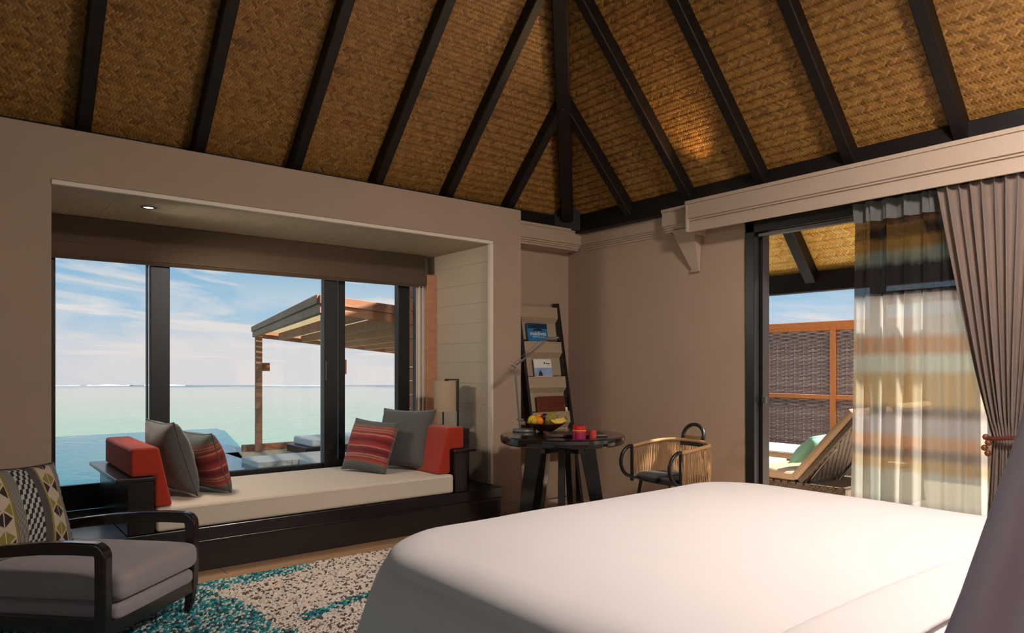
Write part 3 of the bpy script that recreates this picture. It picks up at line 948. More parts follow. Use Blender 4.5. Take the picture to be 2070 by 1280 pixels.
# white stone coping and deck
dk = thing('stone_coping', 'white stone coping at the corner of the pool', 'coping', (4.0, 10.5, -.2))
for i in range(3):
    MB().box(3.45 + i * .5, 3.945 + i * .5, 10.15, 10.9, -.24, -.12).build('slab', 'stone_white', dk, bevel=.01)
for i in range(5):
    MB().box(4.05, 5.4, 6.0 + i * .83, 6.825 + i * .83, -.24, -.12).build('slab', 'stone_white', dk, bevel=.01)
structure(MB().box(3.6, 9, 10.92, 12.25, -.32, -.20).build('floor_deck', 'sand_net'), 'sand coloured outdoor deck under the pergola', 'deck')
tag(MB().box(3.9, 8.5, 12.22, 12.34, -.22, -.09).build('deck_edge_beam', 'teak_pergola', bevel=.01), 'low brown timber beam along the far edge of the deck', 'beam')
# outdoor daybed under the pergola
od = thing('outdoor_daybed', 'low dark outdoor daybed with white mattress under the pergola', 'daybed', (5.2, 11.5, -.2))
MB().box(4.55, 6.3, 11.1, 11.95, -.20, -.08).build('base', 'dark_wood', od, bevel=.01)
MB().box(4.66, 6.3, 11.12, 11.93, -.08, .05).build('mattress', 'towel_white', od, bevel=.03, seg=3)

# pergola: near corner post and far post carry a gently tilted roof
pg = thing('pergola', 'weathered timber pergola with slatted roof beside the pool', 'pergola', (2.76, 6.34, -.2))
g0 = Vector((2.80, 6.36, 0)); gy = Vector((4.09 - 2.80, 12.08 - 6.36, 0)); L = gy.length; gy.normalize()
gx = Vector((gy.y, -gy.x, 0)); W = 3.0; SL = -.104
def G(a, b_, z):      # a along the width, b along the length
    p = g0 + gx * a + gy * b_
    return (p.x, p.y, z + SL * a)
ZT = 1.927
def gbeam(a0, b0, a1, b1, w, z0, z1, name, mat='teak_pergola', par=pg):
    d0 = Vector((a1 - a0, b1 - b0)).normalized(); nn = Vector((-d0.y, d0.x)) * w / 2
    c = [(a0 - nn.x, b0 - nn.y), (a1 - nn.x, b1 - nn.y), (a1 + nn.x, b1 + nn.y), (a0 + nn.x, b0 + nn.y)]
    return MB().hexa([G(a, b_, z0) for a, b_ in c] + [G(a, b_, z1) for a, b_ in c]).build(name, mat, par, bevel=.004, seg=1)
for a, b_ in [(0.02, .02), (0.02, L), (W, .0), (W, L)]:
    q = g0 + gx * a + gy * b_
    MB().beam((q.x, q.y, -.30), (q.x, q.y, ZT - .15 + SL * a), .11, .11, up=(gy.x, gy.y, 0)).build('post', 'teak_pergola', pg, bevel=.006, seg=1)
gbeam(-.07, -.06, -.07, L + .06, .05, ZT - .085, ZT, 'fascia'); gbeam(-.05, -.06, -.05, L + .06, .05, ZT - .175, ZT - .088, 'fascia')
gbeam(-.07, -.07, W + .07, -.07, .05, ZT - .085, ZT, 'fascia'); gbeam(-.07, -.05, W + .07, -.05, .05, ZT - .175, ZT - .088, 'fascia')
gbeam(-.07, L + .05, W + .07, L + .05, .05, ZT - .175, ZT, 'fascia'); gbeam(W + .05, -.06, W + .05, L + .06, .05, ZT - .175, ZT, 'fascia')
for i in range(1, 8):
    gbeam(W * i / 8, .0, W * i / 8, L, .06, ZT - .17, ZT - .06, 'joist')
m = MB()
for i in range(110):
    a = L * i / 110; b2 = L * (i + .66) / 110
    c = [(0, a), (W, a), (W, b2), (0, b2)]
    m.hexa([G(x, y, ZT - .055 + (i % 2) * .006) for x, y in c] + [G(x, y, ZT - .03) for x, y in c])
o = m.build('roof_reed', 'sand_net', pg); o['kind'] = 'stuff'
for a, b_ in [(.02, L), (.02, .02)]:
    q = g0 + gx * (a + .12) + gy * b_
    MB().beam((q.x, q.y, 1.18), (q.x, q.y, 1.32), .12, .06, up=(gy.x, gy.y, 0)).build('lantern_box', 'cladding_wood', pg, bevel=.004, seg=1)
# timber cladding on the house corner outside the window
cl = thing('timber_cladding', 'strip of orange timber cladding seen past the open window', 'cladding', (3.45, 6.0, .2))
for i in range(19):
    MB().box(3.42, 3.46, 5.71, 5.87, -.2 + i * .132, -.072 + i * .132).build('board', 'cladding_wood', cl, bevel=.004, seg=1)

# ---- terrace outside the door
ZD = -.05
tf = MB().box(XB + .16, 12.5, -4, 5.55, ZD - .1, ZD - .02).build('floor_terrace', 'deck_wood')
structure(tf, 'timber terrace deck outside the door', 'deck')
for i in range(28):
    MB().box(XB + .16 + i * .2, XB + .355 + i * .2, .5, 5.5, ZD - .02, ZD).build('deck_board', 'deck_wood', tf, bevel=.003, seg=1)
# eave roof
ca, sa = math.cos(math.radians(47)), math.sin(math.radians(47))
def VR(u, v, n=0.0):
    return (6.25 - v * ca - n * sa, u, 2.11 + v * sa - n * ca)
ver = MB().hexa([VR(2.12, -.1, -.01), VR(5.9, -.1, -.01), VR(5.9, -.1, -.06), VR(2.12, -.1, -.06), VR(2.12, 1.9, -.01), VR(5.9, 1.9, -.01), VR(5.9, 1.9, -.06), VR(2.12, 1.9, -.06)]).build('ceiling_terrace', 'roof_back')
structure(ver, 'golden woven eave roof over the terrace', 'ceiling')
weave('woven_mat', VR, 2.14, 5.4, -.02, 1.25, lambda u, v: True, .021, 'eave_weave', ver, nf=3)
MB().box(6.17, 6.25, 2.10, 5.9, 1.94, 2.125).build('eave_beam', 'rafter_wood', ver, bevel=.006, seg=1)
for u in (2.19, 3.33, 4.47):
    MB().hexa([VR(u - .05, -.05, .12), VR(u + .05, -.05, .12), VR(u + .05, -.05, 0), VR(u - .05, -.05, 0),
               VR(u - .05, 1.8, .12), VR(u + .05, 1.8, .12), VR(u + .05, 1.8, 0), VR(u - .05, 1.8, 0)]).build('rafter', 'rafter_wood', ver, bevel=.006, seg=1)
MB().box(6.16, 6.26, 5.7, 5.8, ZD, 1.94).build('post', 'rafter_wood', ver, bevel=.006, seg=1)

# privacy fence
FX = 9.6
fe = thing('privacy_fence', 'orange timber privacy fence with woven grey panels across the terrace', 'fence', (FX, 4.9, ZD))
posts = [5.875, 4.835, 3.83]
for y in posts:
    MB().box(FX - .04, FX + .06, y - .04, y + .04, ZD, 1.84).build('post', 'orange_wood', fe, bevel=.006, seg=1)
MB().box(FX - .06, FX + .08, 3.78, 5.94, 1.815, 1.89).build('top_rail', 'orange_wood', fe, bevel=.006, seg=1)
for y0, y1 in zip(posts[1:], posts[:-1]):
    a, b_ = y0 + .04, y1 - .04
    for z in (.02, .80, 1.765):
        MB().box(FX - .03, FX + .05, a, b_, z, z + .055).build('rail', 'orange_wood', fe, bevel=.004, seg=1)
    for (z0, z1) in ((.08, .80), (.86, 1.765)):
        m = MB()
        n = int((z1 - z0) / .026)
        for i in range(n):
            zz = z0 + (z1 - z0) * (i + .5) / n
            ph = i % 2
            m.grid(lambda u, v: (FX + .012 * math.cos((u * 7 + ph) * math.pi), a + (b_ - a) * u, zz + (v - .5) * .0285), 42, 1)
        o = m.build('woven_strips', 'fence_strip', fe, smooth=True, solid=.003); o['kind'] = 'stuff'
        for k in range(8):
            y = a + (b_ - a) * k / 7.0
            y = min(max(y, a + .01), b_ - .01)
            MB().box(FX - .006, FX + .006, y - .008, y + .008, z0, z1).build('stake', 'wicker', fe)
# white garden wall continuing the boundary
structure(MB().box(FX, FX + .15, -3.5, 3.78, ZD, 1.85).box(FX - .03, FX + .18, -3.5, 3.78, 1.85, 1.91).build('wall_garden', 'stone_white', bevel=.01), 'white garden wall beyond the sheer curtain', 'wall')

# sun loungers
def lounger(label, loc):
    t = thing('sun_lounger', label, 'sun lounger', loc, group='wicker sun loungers on the terrace')
    # local: x across 0..0.70, y along 0 (head) .. 2.3 (foot), z from deck
    Wd = .70
    m = MB().box(0, .05, .1, 2.3, 0, .33).box(Wd - .05, Wd, .1, 2.3, 0, .33).box(0, Wd, .1, .15, 0, .33).box(0, Wd, 2.25, 2.3, 0, .33)
    local_build(m, 'base_frame', 'wicker', t, bevel=.01)
    def SX(u, v, n=0.0): return (0 - n, u, v)
    local_build_weave(weave('wicker_face', SX, .1, 2.3, 0, .33, lambda u, v: True, .017, 'wicker', None, nf=2, hgt=.004, ang=0), t)
    local_build(MB().box(.05, Wd - .05, .5, 2.25, .28, .33), 'seat_panel', 'wicker', t, bevel=.005)
    cu_ = local_build(MB().box(.0, Wd, .52, 2.28, .335, .41), 'seat_cushion', 'tan_cushion', t, bevel=.03, seg=3)
    local_build(MB().box(-.005, Wd + .005, 1.0, 2.25, .405, .425), 'towel', 'towel_white', t, bevel=.012, seg=3)
    # raised back
    an = math.radians(50); c, s = math.cos(an), math.sin(an)
    def BK(x, v, n): return (x, .50 - v * c + n * s, .35 + v * s + n * c)
    def bkbox(x0, x1, v0, v1, n0, n1):
        return MB().hexa([BK(x0, v0, n0), BK(x1, v0, n0), BK(x1, v1, n0), BK(x0, v1, n0), BK(x0, v0, n1), BK(x1, v0, n1), BK(x1, v1, n1), BK(x0, v1, n1)])
    local_build(bkbox(0, Wd, 0, .74, -.04, 0), 'back_panel', 'wicker', t, bevel=.008)
    def SB(u, v, n=0.0): return BK(u, v, -.041 - n)
    local_build_weave(weave('wicker_face', SB, .02, Wd - .02, .02, .72, lambda u, v: True, .017, 'wicker', None, nf=2, hgt=.003, ang=0), t)
    local_build(bkbox(-.005, Wd + .005, -.02, .76, .003, .075), 'back_cushion', 'tan_cushion', t, bevel=.03, seg=3)
    for x in (.06, Wd - .06):
        a = BK(x, .42, -.04)
        local_build(MB().tube([a, (x, .46, .30)], .012, 8), 'strut', 'steel', t)
    return t
def local_build_weave(o, parent):
    o.parent = parent; o['kind'] = 'stuff'
    return o
def aqua(label, x, y, z):
    me, ep = pillow_mesh('lounge_pillow', .46, .32, .14, n=12, seed=9)
    me.materials.append(MATS['aqua_cloth'])
    o = bpy.data.objects.new('lounge_pillow', me); COL.objects.link(o)
    o.location = (x, y, z); o.rotation_euler = (math.radians(-48), 0, 0)
    tag(o, label, 'pillow', 'aqua pillows on the sun loungers')
    k = MB().tube(ep, .003, 6, closed=True).build('seam', 'aqua_cloth'); k.parent = o
L1 = lounger('wicker sun lounger nearest the door with raised tan back', (5.54, 2.60, ZD))
L2 = copy_tree(L1); L2.location = (6.75, 2.75, ZD); L2['label'] = 'wicker sun lounger farther from the door, behind the first'
aqua('aqua pillow on the lounger nearest the door', 5.86, 3.13, .54)
aqua('aqua pillow on the farther sun lounger', 7.05, 3.28, .54)

# ================================================================== FURNITURE
def pillow(label, c, right, up, w, h, t, mat, seed=0, pip=None, cat='cushion', group=None, name='cushion'):
    me, ep = pillow_mesh(name, w, h, t, seed=seed)
    me.materials.append(MATS[mat])
    o = bpy.data.objects.new(name, me); COL.objects.link(o)
    r_ = Vector(right).normalized(); u_ = Vector(up); u_ = (u_ - r_ * u_.dot(r_)).normalized(); n_ = r_.cross(u_)
    M = Matrix((r_, u_, n_)).transposed().to_4x4(); M.translation = Vector(c)
    o.matrix_world = M
    o.location = c; o.rotation_euler = M.to_euler()
    tag(o, label, cat, group)
    if pip:
        m = MB().tube(ep, .0035, 6, closed=True)
        k = m.build('seam', pip, None, smooth=True); k.parent = o
    return o

# ---- daybed mattress, arms, bolsters
MX0, MX1, MZ0, MZ1 = .945, 3.05, .272, .415
def rbox(x0, x1, y0, y1, z0, z1, puff=.0, nx=30, ny=16):
    m = MB()
    m.grid(lambda u, v: (x0 + (x1 - x0) * u, y0 + (y1 - y0) * v, z1 + puff * (min(1, 8 * u, 8 * (1 - u), 5 * v, 5 * (1 - v))) + .004 * mnoise.noise(Vector((u * 9, v * 6, 3)))), nx, ny)
    m.grid(lambda u, v: (x0 + (x1 - x0) * u, y0 + (y1 - y0) * v, z0), nx, ny)
    return m
mt = MB().box(MX0, MX1, PF + .008, 5.52, MZ0, MZ1).build('daybed_mattress', 'cream_canvas', bevel=.022, seg=4, smooth=False)
tag(mt, 'long cream canvas mattress on the dark platform under the window', 'mattress')
MB().tube([(MX0 + .02, PF + .010, MZ1 - .018), (MX1 - .02, PF + .010, MZ1 - .018)], .004, 6).build('piping', 'cream_canvas', mt)

for xa, xb, xs_ in ((.795, .935, (.735, .94)), (3.065, 3.18, (3.055, 3.26))):
    ep_ = MB().box(xa, xb, PF + .015, 5.50, .272, .580).build('end_unit', 'dark_wood_gloss', plat, bevel=.004)
    MB().box(min(xs_), max(xs_), PF + .005, 5.53, .580, .605).build('ledge', 'dark_wood_gloss', ep_, bevel=.005)
def bolster(label, pts, y0, y1):
    o = MB().prism([(x, y0, z) for x, z in pts], (0, y1 - y0, 0)).build('bolster', 'red_cloth', bevel=.018, seg=4)
    tag(o, label, 'bolster', 'red wedge bolsters of the daybed')
    return o
bolster('red wedge bolster hooked over the daybed end near the armchair', [(.815, .607), (.942, .607), (.942, .418), (1.04, .418), (.965, .775), (.815, .775)], PF + .03, 5.42)
bolster('red wedge bolster hooked over the daybed end near the lamp', [(3.18, .607), (3.052, .607), (3.052, .418), (2.93, .418), (3.03, .775), (3.18, .775)], PF + .06, 5.42)

# ---- daybed cushions
Z = Vector((0, 0, 1))
pillow('grey cushion leaning on the red bolster by the armchair', (1.13, 4.99, .665), (.12, -1, 0), (-.30, 0, .95), .50, .50, .22, 'grey_cloth', 1, 'grey_cloth', group='grey daybed cushions')
pillow('red striped cushion leaning on the grey one by the armchair', (1.335, 4.97, .62), (.22, -1, 0), (-.33, 0, .94), .43, .42, .20, 'striped_cloth', 2, 'grey_cloth', group='red striped daybed cushions')
pillow('grey cushion leaning on the red bolster by the lamp', (2.92, 5.07, .665), (.55, -1, 0), (.34, .10, .94), .50, .50, .22, 'grey_cloth', 3, 'grey_cloth', group='grey daybed cushions')
pillow('red striped cushion leaning on the grey one by the lamp', (2.62, 5.09, .62), (.45, -1, -.05), (.36, .12, .93), .44, .43, .19, 'striped_cloth', 4, 'grey_cloth', group='red striped daybed cushions')

# ---- lamp on a pedestal behind the far arm
lp = thing('table_lamp', 'drum shaded lamp on dark pole frame at the end of the daybed', 'lamp', (3.33, 5.02, .27))
MB().box(3.28, 3.475, 4.93, 5.12, .272, .722).build('pedestal', 'dark_wood', lp, bevel=.005)
ax = Vector((.78, -.62, 0))
cc = Vector((3.33, 5.02, 0))
a_ = cc - ax * .055; b2 = cc + ax * .055 + Vector((-.02, -.06, 0))
MB().tube([(a_.x, a_.y, .722), (a_.x, a_.y, .93)], .007, 8).build('pole', 'black_metal', lp)
MB().tube([(b2.x, b2.y, .722), (b2.x, b2.y, 1.145)], .010, 8).build('pole', 'black_metal', lp)
MB().box(3.295, 3.36, 4.985, 5.03, .722, .735).build('foot', 'black_metal', lp)
MB().beam((b2.x + .005, b2.y, 1.142), (cc.x - .03, cc.y + .02, 1.142), .02, .012).build('cross_bar', 'black_metal', lp)
sh = MB().lathe([(.108, .872), (.110, 1.130), (.107, 1.130), (.105, .872), (.108, .872)], (cc.x, cc.y, 0), 48)
sh = MB().lathe([(.108, .872), (.110, 1.130), (.107, 1.130), (.105, .872), (.108, .872)], (cc.x - .012, cc.y + .03, 0), 48)
sh.build('shade', 'shade_cloth', lp, smooth=False)
MB().tube([(cc.x - .012, cc.y + .03, .93), (cc.x - .012, cc.y + .03, 1.14)], .02, 10).build('bulb_holder', 'steel', lp)

# ---- bed
def rrect(x0, x1, y0, y1, r, n=10, m=26):
    pts = []
    def line(a, b_):
        for i in range(m): pts.append((a[0] + (b_[0] - a[0]) * i / m, a[1] + (b_[1] - a[1]) * i / m))
    def arc(cx, cy, a0):
        for i in range(n): 
            a = a0 + math.pi / 2 * i / n
            pts.append((cx + r * math.cos(a), cy + r * math.sin(a)))
    line((x0 + r, y0), (x1 - r, y0)); arc(x1 - r, y0 + r, -math.pi / 2)
    line((x1, y0 + r), (x1, y1 - r)); arc(x1 - r, y1 - r, 0)
    line((x1 - r, y1), (x0 + r, y1)); arc(x0 + r, y1 - r, math.pi / 2)
    line((x0, y1 - r), (x0, y0 + r)); arc(x0 + r, y0 + r, math.pi)
    return pts
BEDX0, BEDX1, BEDY0, BEDY1, BEDZ = 1.25, 3.50, .15, 2.42, .625
bed = thing('bed', 'large bed under a plain white cover in the foreground', 'bed', (2.35, 1.3, 0))
cx, cy = (BEDX0 + BEDX1) / 2, (BEDY0 + BEDY1) / 2
rings = []
prof = []     # (inset from the edge, z)
for z, ins in [(.04, -.17), (.15, -.155), (.28, -.13), (.40, -.10), (.48, -.075), (.53, -.052)]:
    prof.append((ins, z))
for i in range(0, 9):
    a = math.pi / 2 * i / 8
    prof.append((-.045 + .16 * (1 - math.cos(a)), .535 + .085 * math.sin(a)))
for ins in (.17, .24, .34, .46, .60, .75, .90, 1.02, 1.09):
    prof.append((ins, .622 + .022 * (1 - math.exp(-(ins - .1) / .25))))
base = None
V = []; F = []
for k, (ins, z) in enumerate(prof):
    x0, x1, y0, y1 = BEDX0 + ins, BEDX1 - ins, BEDY0 + ins, BEDY1 - ins
    r_ = max(.02, .30 - ins * .5) if ins < .4 else max(.004, .10 * (1.12 - ins))
    x1 = max(x1, x0 + .03); y1 = max(y1, y0 + .03)
    r_ = min(r_, (x1 - x0) / 2 * .99, (y1 - y0) / 2 * .99)
    pts = rrect(x0, x1, y0, y1, r_)
    n = len(pts)
    for i, (x, y) in enumerate(pts):
        dv = Vector((x - cx, y - cy, 0)).normalized()
        dep = max(0, min(1, (.50 - z) / .45))
        rip = (math.sin(i * .55 + 1.3 * math.sin(i * .11)) * .6 + math.sin(i * .23 + 2)) * .016 * dep
        zz = z + (.006 * mnoise.noise(Vector((x * 2.2, y * 2.2, 0))) if z > .6 else 0)
        V.append((x + dv.x * rip, y + dv.y * rip, zz))
for k in range(len(prof) - 1):
    for i in range(n):
        F.append((k * n + i, k * n + (i + 1) % n, (k + 1) * n + (i + 1) % n, (k + 1) * n + i))
F.append(tuple((len(prof) - 1) * n + i for i in range(n)))
m = MB(); m.v = V; m.f = F
m.build('bed_cover', 'bed_linen', bed, smooth=True)
# sheet turned down over the cover
def fold(u, v):
    a = v * math.pi * 2
    x = BEDX0 + .02 + (BEDX1 - BEDX0 - .04) * u
    yy = .745 + .105 * math.cos(a) + .012 * math.sin(u * 7)
    edge = max(0, .10 - min(u, 1 - u)) / .10
    zz = .652 + .016 * math.sin(a) - .09 * edge ** 2.2 + .004 * mnoise.noise(Vector((u * 12, v * 3, 1)))
    return (x, yy, zz)
MB().grid(fold, 40, 16).build('turned_sheet', 'bed_linen', bed, smooth=True)
MB().box(BEDX0 + .06, BEDX1 - .06, BEDY0 + .05, BEDY1 - .08, .05, .35).build('divan', 'bed_linen', bed, bevel=.03)

# ---- canopy drape beside the bed head
def canopy(u, v):
    z = .03 + 2.35 * v
    ex = 1.373 + (z - 1.18) * (.16 if z > 1.18 else .272) ; ey = .374 - (z - 1.18) * (.17 if z > 1.18 else .22)
    ex -= .15 * max(0, .85 - z) ; ey += .02 * max(0, .9 - z)
    w = .62
    off = .030 * math.sin(u * 15 + .7 + .5 * math.sin(v * 3)) + .018 * math.sin(u * 31 + v * 1.5)
    x = ex + .30 * w * u - .95 * off + .10 * (u ** 2); y = ey - .95 * w * u - .30 * off
    return (x, y, z)
cd = MB().grid(canopy, 70, 30).build('canopy_drape', 'canopy_cloth', smooth=True, solid=.004)
tag(cd, 'white canopy drape hanging beside the head of the bed', 'drape')

# ---- curtains at the terrace door
def sheer_fn(u, v):
    y = 2.165 - .95 * u
    z = .015 + 2.29 * v
    amp = .030 * (1 - .25 * v)
    ph = u * 2 * math.pi * 8.5
    if v > .955:
        ph2 = ph
    x = 4.595 + amp * math.sin(ph + .35 * math.sin(v * 4 + u * 6)) + .008 * math.sin(ph * 2.3 + v * 2)
    y += .012 * math.cos(ph) * (1 - v * .4) + (1 - v) * (.035 * (1 - u))
    return (x, y, z)
sh = MB().grid(sheer_fn, 220, 46).build('sheer_curtain', 'sheer_stripes_and_shade', smooth=True)
tag(sh, 'sheer curtain with soft ochre, grey and brown stripes at the terrace door', 'curtain')
# heading tape of the sheer
hd_ = MB().grid(lambda u, v: (sheer_fn(u, .945 + .05 * v)[0] - .012 - .02 * (1 if (u * 8.5 % 1) < .16 else 0) * math.sin(v * 1.6), sheer_fn(u, .95)[1], sheer_fn(u, .945 + .055 * v)[2]), 160, 4)
hd_.build('pleat_heading', 'grey_cloth', sh, smooth=True)

def drape_fn(u, v):
    z = .015 + 2.285 * v
    ztie = .87
    if z >= ztie:
        k = (z - ztie) / (2.30 - ztie)
        yl = 1.375 + (1.655 - 1.375) * (k ** .85); yr = 1.12 + (.55 - 1.12) * (k ** .9)
    else:
        k = (ztie - z) / ztie
        yl = 1.375 + .05 * k; yr = 1.12 - .12 * k
    y = yl + (yr - yl) * u
    wd = abs(yl - yr)
    ph = u * 2 * math.pi * 19 + .5 * math.sin(v * 5)
    amp = .024 if z > ztie else .022
    if z > 2.17: amp = .02
    x = 4.525 + amp * math.sin(ph) + .010 * math.sin(ph * .37 + v * 3)
    y += .010 * math.sin(ph * 1.0 + 1.2)
    if abs(z - ztie) < .07:
        x = 4.525 + .022 * math.sin(ph) + (0)
    return (x, y, z)
dp = MB().grid(drape_fn, 260, 46).build('door_drape', 'drape_cloth', smooth=True)
tag(dp, 'heavy taupe drape tied back beside the sheer at the terrace door', 'drape')
ring = []
for i in range(20):
    a = 2 * math.pi * i / 20
    ring.append((4.525 + .065 * math.sin(a), 1.2475 + .155 * math.cos(a), .87 - .02 * math.cos(a)))
tb = MB().tube(ring, .012, 8, closed=True).build('tieback', 'leather_brown', dp, smooth=True)
for i, (y, z, x) in enumerate([(1.405, .86, 4.50), (1.39, .83, 4.49), (1.41, .80, 4.495), (1.395, .77, 4.50)]):
    m = MB().lathe([(.0005, -.018), (.012, -.013), (.018, 0), (.012, .013), (.0005, .018)], (x, y, z), 14).build('bead', 'wood_bead', tb, smooth=True)

# ---- armchair
ac = thing('armchair', 'low dark wood armchair with grey seat cushions at the left', 'armchair', (.74, 3.54, .012), math.atan2(.69, .72))
HW = .315
def side(sx):
    x = sx * HW
    # leg, rounded corner and arm in one sweep: (y, z, width, thickness)
    ctr = [(.050, .0, .032, .030), (.036, .06, .040, .038), (.028, .14, .05, .05), (.025, .26, .05, .052), (.025, .40, .05, .052), (.025, .445, .05, .053)]
    for i in range(1, 7):
        a_ = math.pi / 2 * i / 6
        ctr.append((.025 + .035 * (1 - math.cos(a_)), .445 + .035 * math.sin(a_), .05, .054))
    ctr += [(.16, .481, .05, .054), (.30, .476, .05, .053), (.46, .460, .048, .052), (.62, .438, .046, .050), (.78, .412, .045, .048)]
    V = []; F = []
    for i, (y, z, ww, tt) in enumerate(ctr):
        y0, z0 = ctr[max(0, i - 1)][:2]; y1, z1 = ctr[min(len(ctr) - 1, i + 1)][:2]
        if i == 0: y0, z0, y1, z1 = y, 0, y, 1
        t_ = Vector((y1 - y0, z1 - z0)).normalized(); nn = Vector((-t_.y, t_.x)) * tt / 2
        V += [(x - ww / 2, y + nn.x, z + nn.y), (x + ww / 2, y + nn.x, z + nn.y), (x + ww / 2, y - nn.x, z - nn.y), (x - ww / 2, y - nn.x, z - nn.y)]
    for i in range(len(ctr) - 1):
        for k in range(4):
            F.append((4 * i + k, 4 * i + (k + 1) % 4, 4 * i + 4 + (k + 1) % 4, 4 * i + 4 + k))
    F.append((3, 2, 1, 0)); e = 4 * (len(ctr) - 1); F.append((e, e + 1, e + 2, e + 3))
    m = MB(); m.v = V; m.f = F
    local_build(m, 'arm_and_leg', 'chair_wood', ac, bevel=.009, seg=3)
    # back leg and back post
    m = MB().beam((x, .86, 0), (x, .76, .40), .045, .05, up=(0, 1, 0)).beam((x, .76, .40), (x, .86, .60), .045, .05, up=(0, 1, 0))
    local_build(m, 'back_post', 'chair_wood', ac, bevel=.008)
    local_build(MB().box(x - .02, x + .02, .03, .80, .125, .185), 'side_rail', 'chair_wood', ac, bevel=.005)
side(-1); side(1)
local_build(MB().box(-HW, HW, .008, .040, .105, .175), 'front_rail', 'chair_wood', ac, bevel=.005)
local_build(MB().box(-HW, HW, .78, .81, .125, .185), 'back_rail', 'chair_wood', ac, bevel=.005)
local_build(MB().beam((-HW, .862, .60), (HW, .862, .60), .035, .06), 'top_rail', 'chair_wood', ac, bevel=.01)
def cushion(x0, x1, y0, y1, z0, z1, puff, r):
    # soft box: superellipse in plan and section
    m = MB(); nu, nv = 28, 20
    def fn(u, v):
        a = 2 * math.pi * u; b_ = math.pi * (v - .5)
        sg = lambda q, e: math.copysign(abs(q) ** e, q)
        cx_, cy_, cz_ = (x0 + x1) / 2, (y0 + y1) / 2, (z0 + z1) / 2
        X = sg(math.cos(b_), .20) * sg(math.cos(a), .10); Y = sg(math.cos(b_), .20) * sg(math.sin(a), .10); Zz = sg(math.sin(b_), .50)
        return (cx_ + (x1 - x0) / 2 * X, cy_ + (y1 - y0) / 2 * Y, cz_ + (z1 - z0) / 2 * Zz + puff * max(0, Zz) * (1 - X * X) * (1 - Y * Y) + .003 * mnoise.noise(Vector((X * 4, Y * 4, Zz * 4))))
    m.grid(fn, 128, 36, close_u=True)
    return m
local_build(cushion(-HW + .03, HW - .03, -.015, .74, .160, .242, 0, .03), 'seat_base_cushion', 'armchair_cloth', ac, smooth=True)
local_build(cushion(-HW + .028, HW - .028, -.035, .74, .238, .372, .022, .04), 'seat_cushion', 'armchair_cloth', ac, smooth=True)
m = MB()
def bk(u, v, s):
    return None
bc = cushion(-HW + .03, HW - .03, -.05, .05, 0, .25, 0, .04)
oo = local_build(bc, 'back_cushion', 'armchair_cloth', ac, smooth=True)
oo.location = (0, .80, .37); oo.rotation_euler = (math.radians(-20), 0, 0)
# patterned cushion on the armchair
MW = Matrix.Translation(ac.location) @ Matrix.Rotation(ac.rotation_euler.z, 4, 'Z')
c_l = MW @ Vector((-.02, .665, .565)); r_l = MW.to_3x3() @ Vector((-1, .10, .06)); u_l = MW.to_3x3() @ Vector((-.03, .36, .93))
pillow('cushion with bands of triangles and checks on the armchair', c_l, r_l, u_l, .46, .44, .15, 'patterned_cloth', 5, 'leather_dark')

# ---- rug
def in_rug(x, y):
    return ((x - 1.55) / 2.05) ** 4 + ((y - 2.55) / 1.72) ** 4 < 1
rug = thing('braided_rug', 'round cornered braided rug in cream and teal under armchair and bed', 'rug', (1.5, 2.5, 0))
ol = []
for i in range(72):
    a = 2 * math.pi * i / 72
    sg = lambda q: math.copysign(abs(q) ** .5, q)
    ol.append((1.55 + 2.05 * sg(math.cos(a)), 2.55 + 1.72 * sg(math.sin(a)), .0005))
MB().prism(ol, (0, 0, .006)).build('backing', 'rug_back', rug)
V = []; F = []
rr = random.Random(3)
cxr, cyr = 1.9, 2.3
row = .0125
# stitches lie in rounds about a centre, like a coiled braid
for ri in range(6, 215):
    R = ri * row
    nst = int(2 * math.pi * R * 1.25 / .021)
    for s in range(nst):
        a = 2 * math.pi * (s + .5 * (ri % 2)) / nst
        wv = 1 + .06 * math.sin(3 * a + 1)
        x = cxr + R * 1.25 * wv * math.cos(a); y = cyr + R * wv * math.sin(a)
        if not in_rug(x, y) or x > 2.35 or y < 2.0 or x < -.5 or y > 4.4 or (x > 1.5 and y < 2.6):
            continue
        if rr.random() < .04: continue
        ta = a + math.pi / 2 + (.5 if ri % 2 else -.5) + rr.uniform(-.15, .15)
        c, s_ = math.cos(ta), math.sin(ta)
        l, w_, h = .0118, .0060, .0085 + rr.uniform(-.002, .002)
        o = len(V)
        for (p, q, z) in [(-l, 0, .005), (-l * .4, -w_, .005), (l * .4, -w_, .005), (l, 0, .005), (l * .4, w_, .005), (-l * .4, w_, .005), (-l * .45, 0, .005 + h), (l * .45, 0, .005 + h)]:
            V.append((x + p * c - q * s_, y + p * s_ + q * c, z))
        F += [(o, o + 1, o + 6), (o + 1, o + 2, o + 7, o + 6), (o + 2, o + 3, o + 7), (o + 3, o + 4, o + 7), (o + 4, o + 5, o + 6, o + 7), (o + 5, o, o + 6)]
m = MB(); m.v = V; m.f = F
me = m.mesh('braid_stitches'); me.materials.append(MATS['rug_stitch'])
for p in me.polygons: p.use_smooth = True
ob = bpy.data.objects.new('braid_stitches', me); COL.objects.link(ob); ob.parent = rug; ob.matrix_parent_inverse = parent_world(rug).inverted(); ob['kind'] = 'stuff'

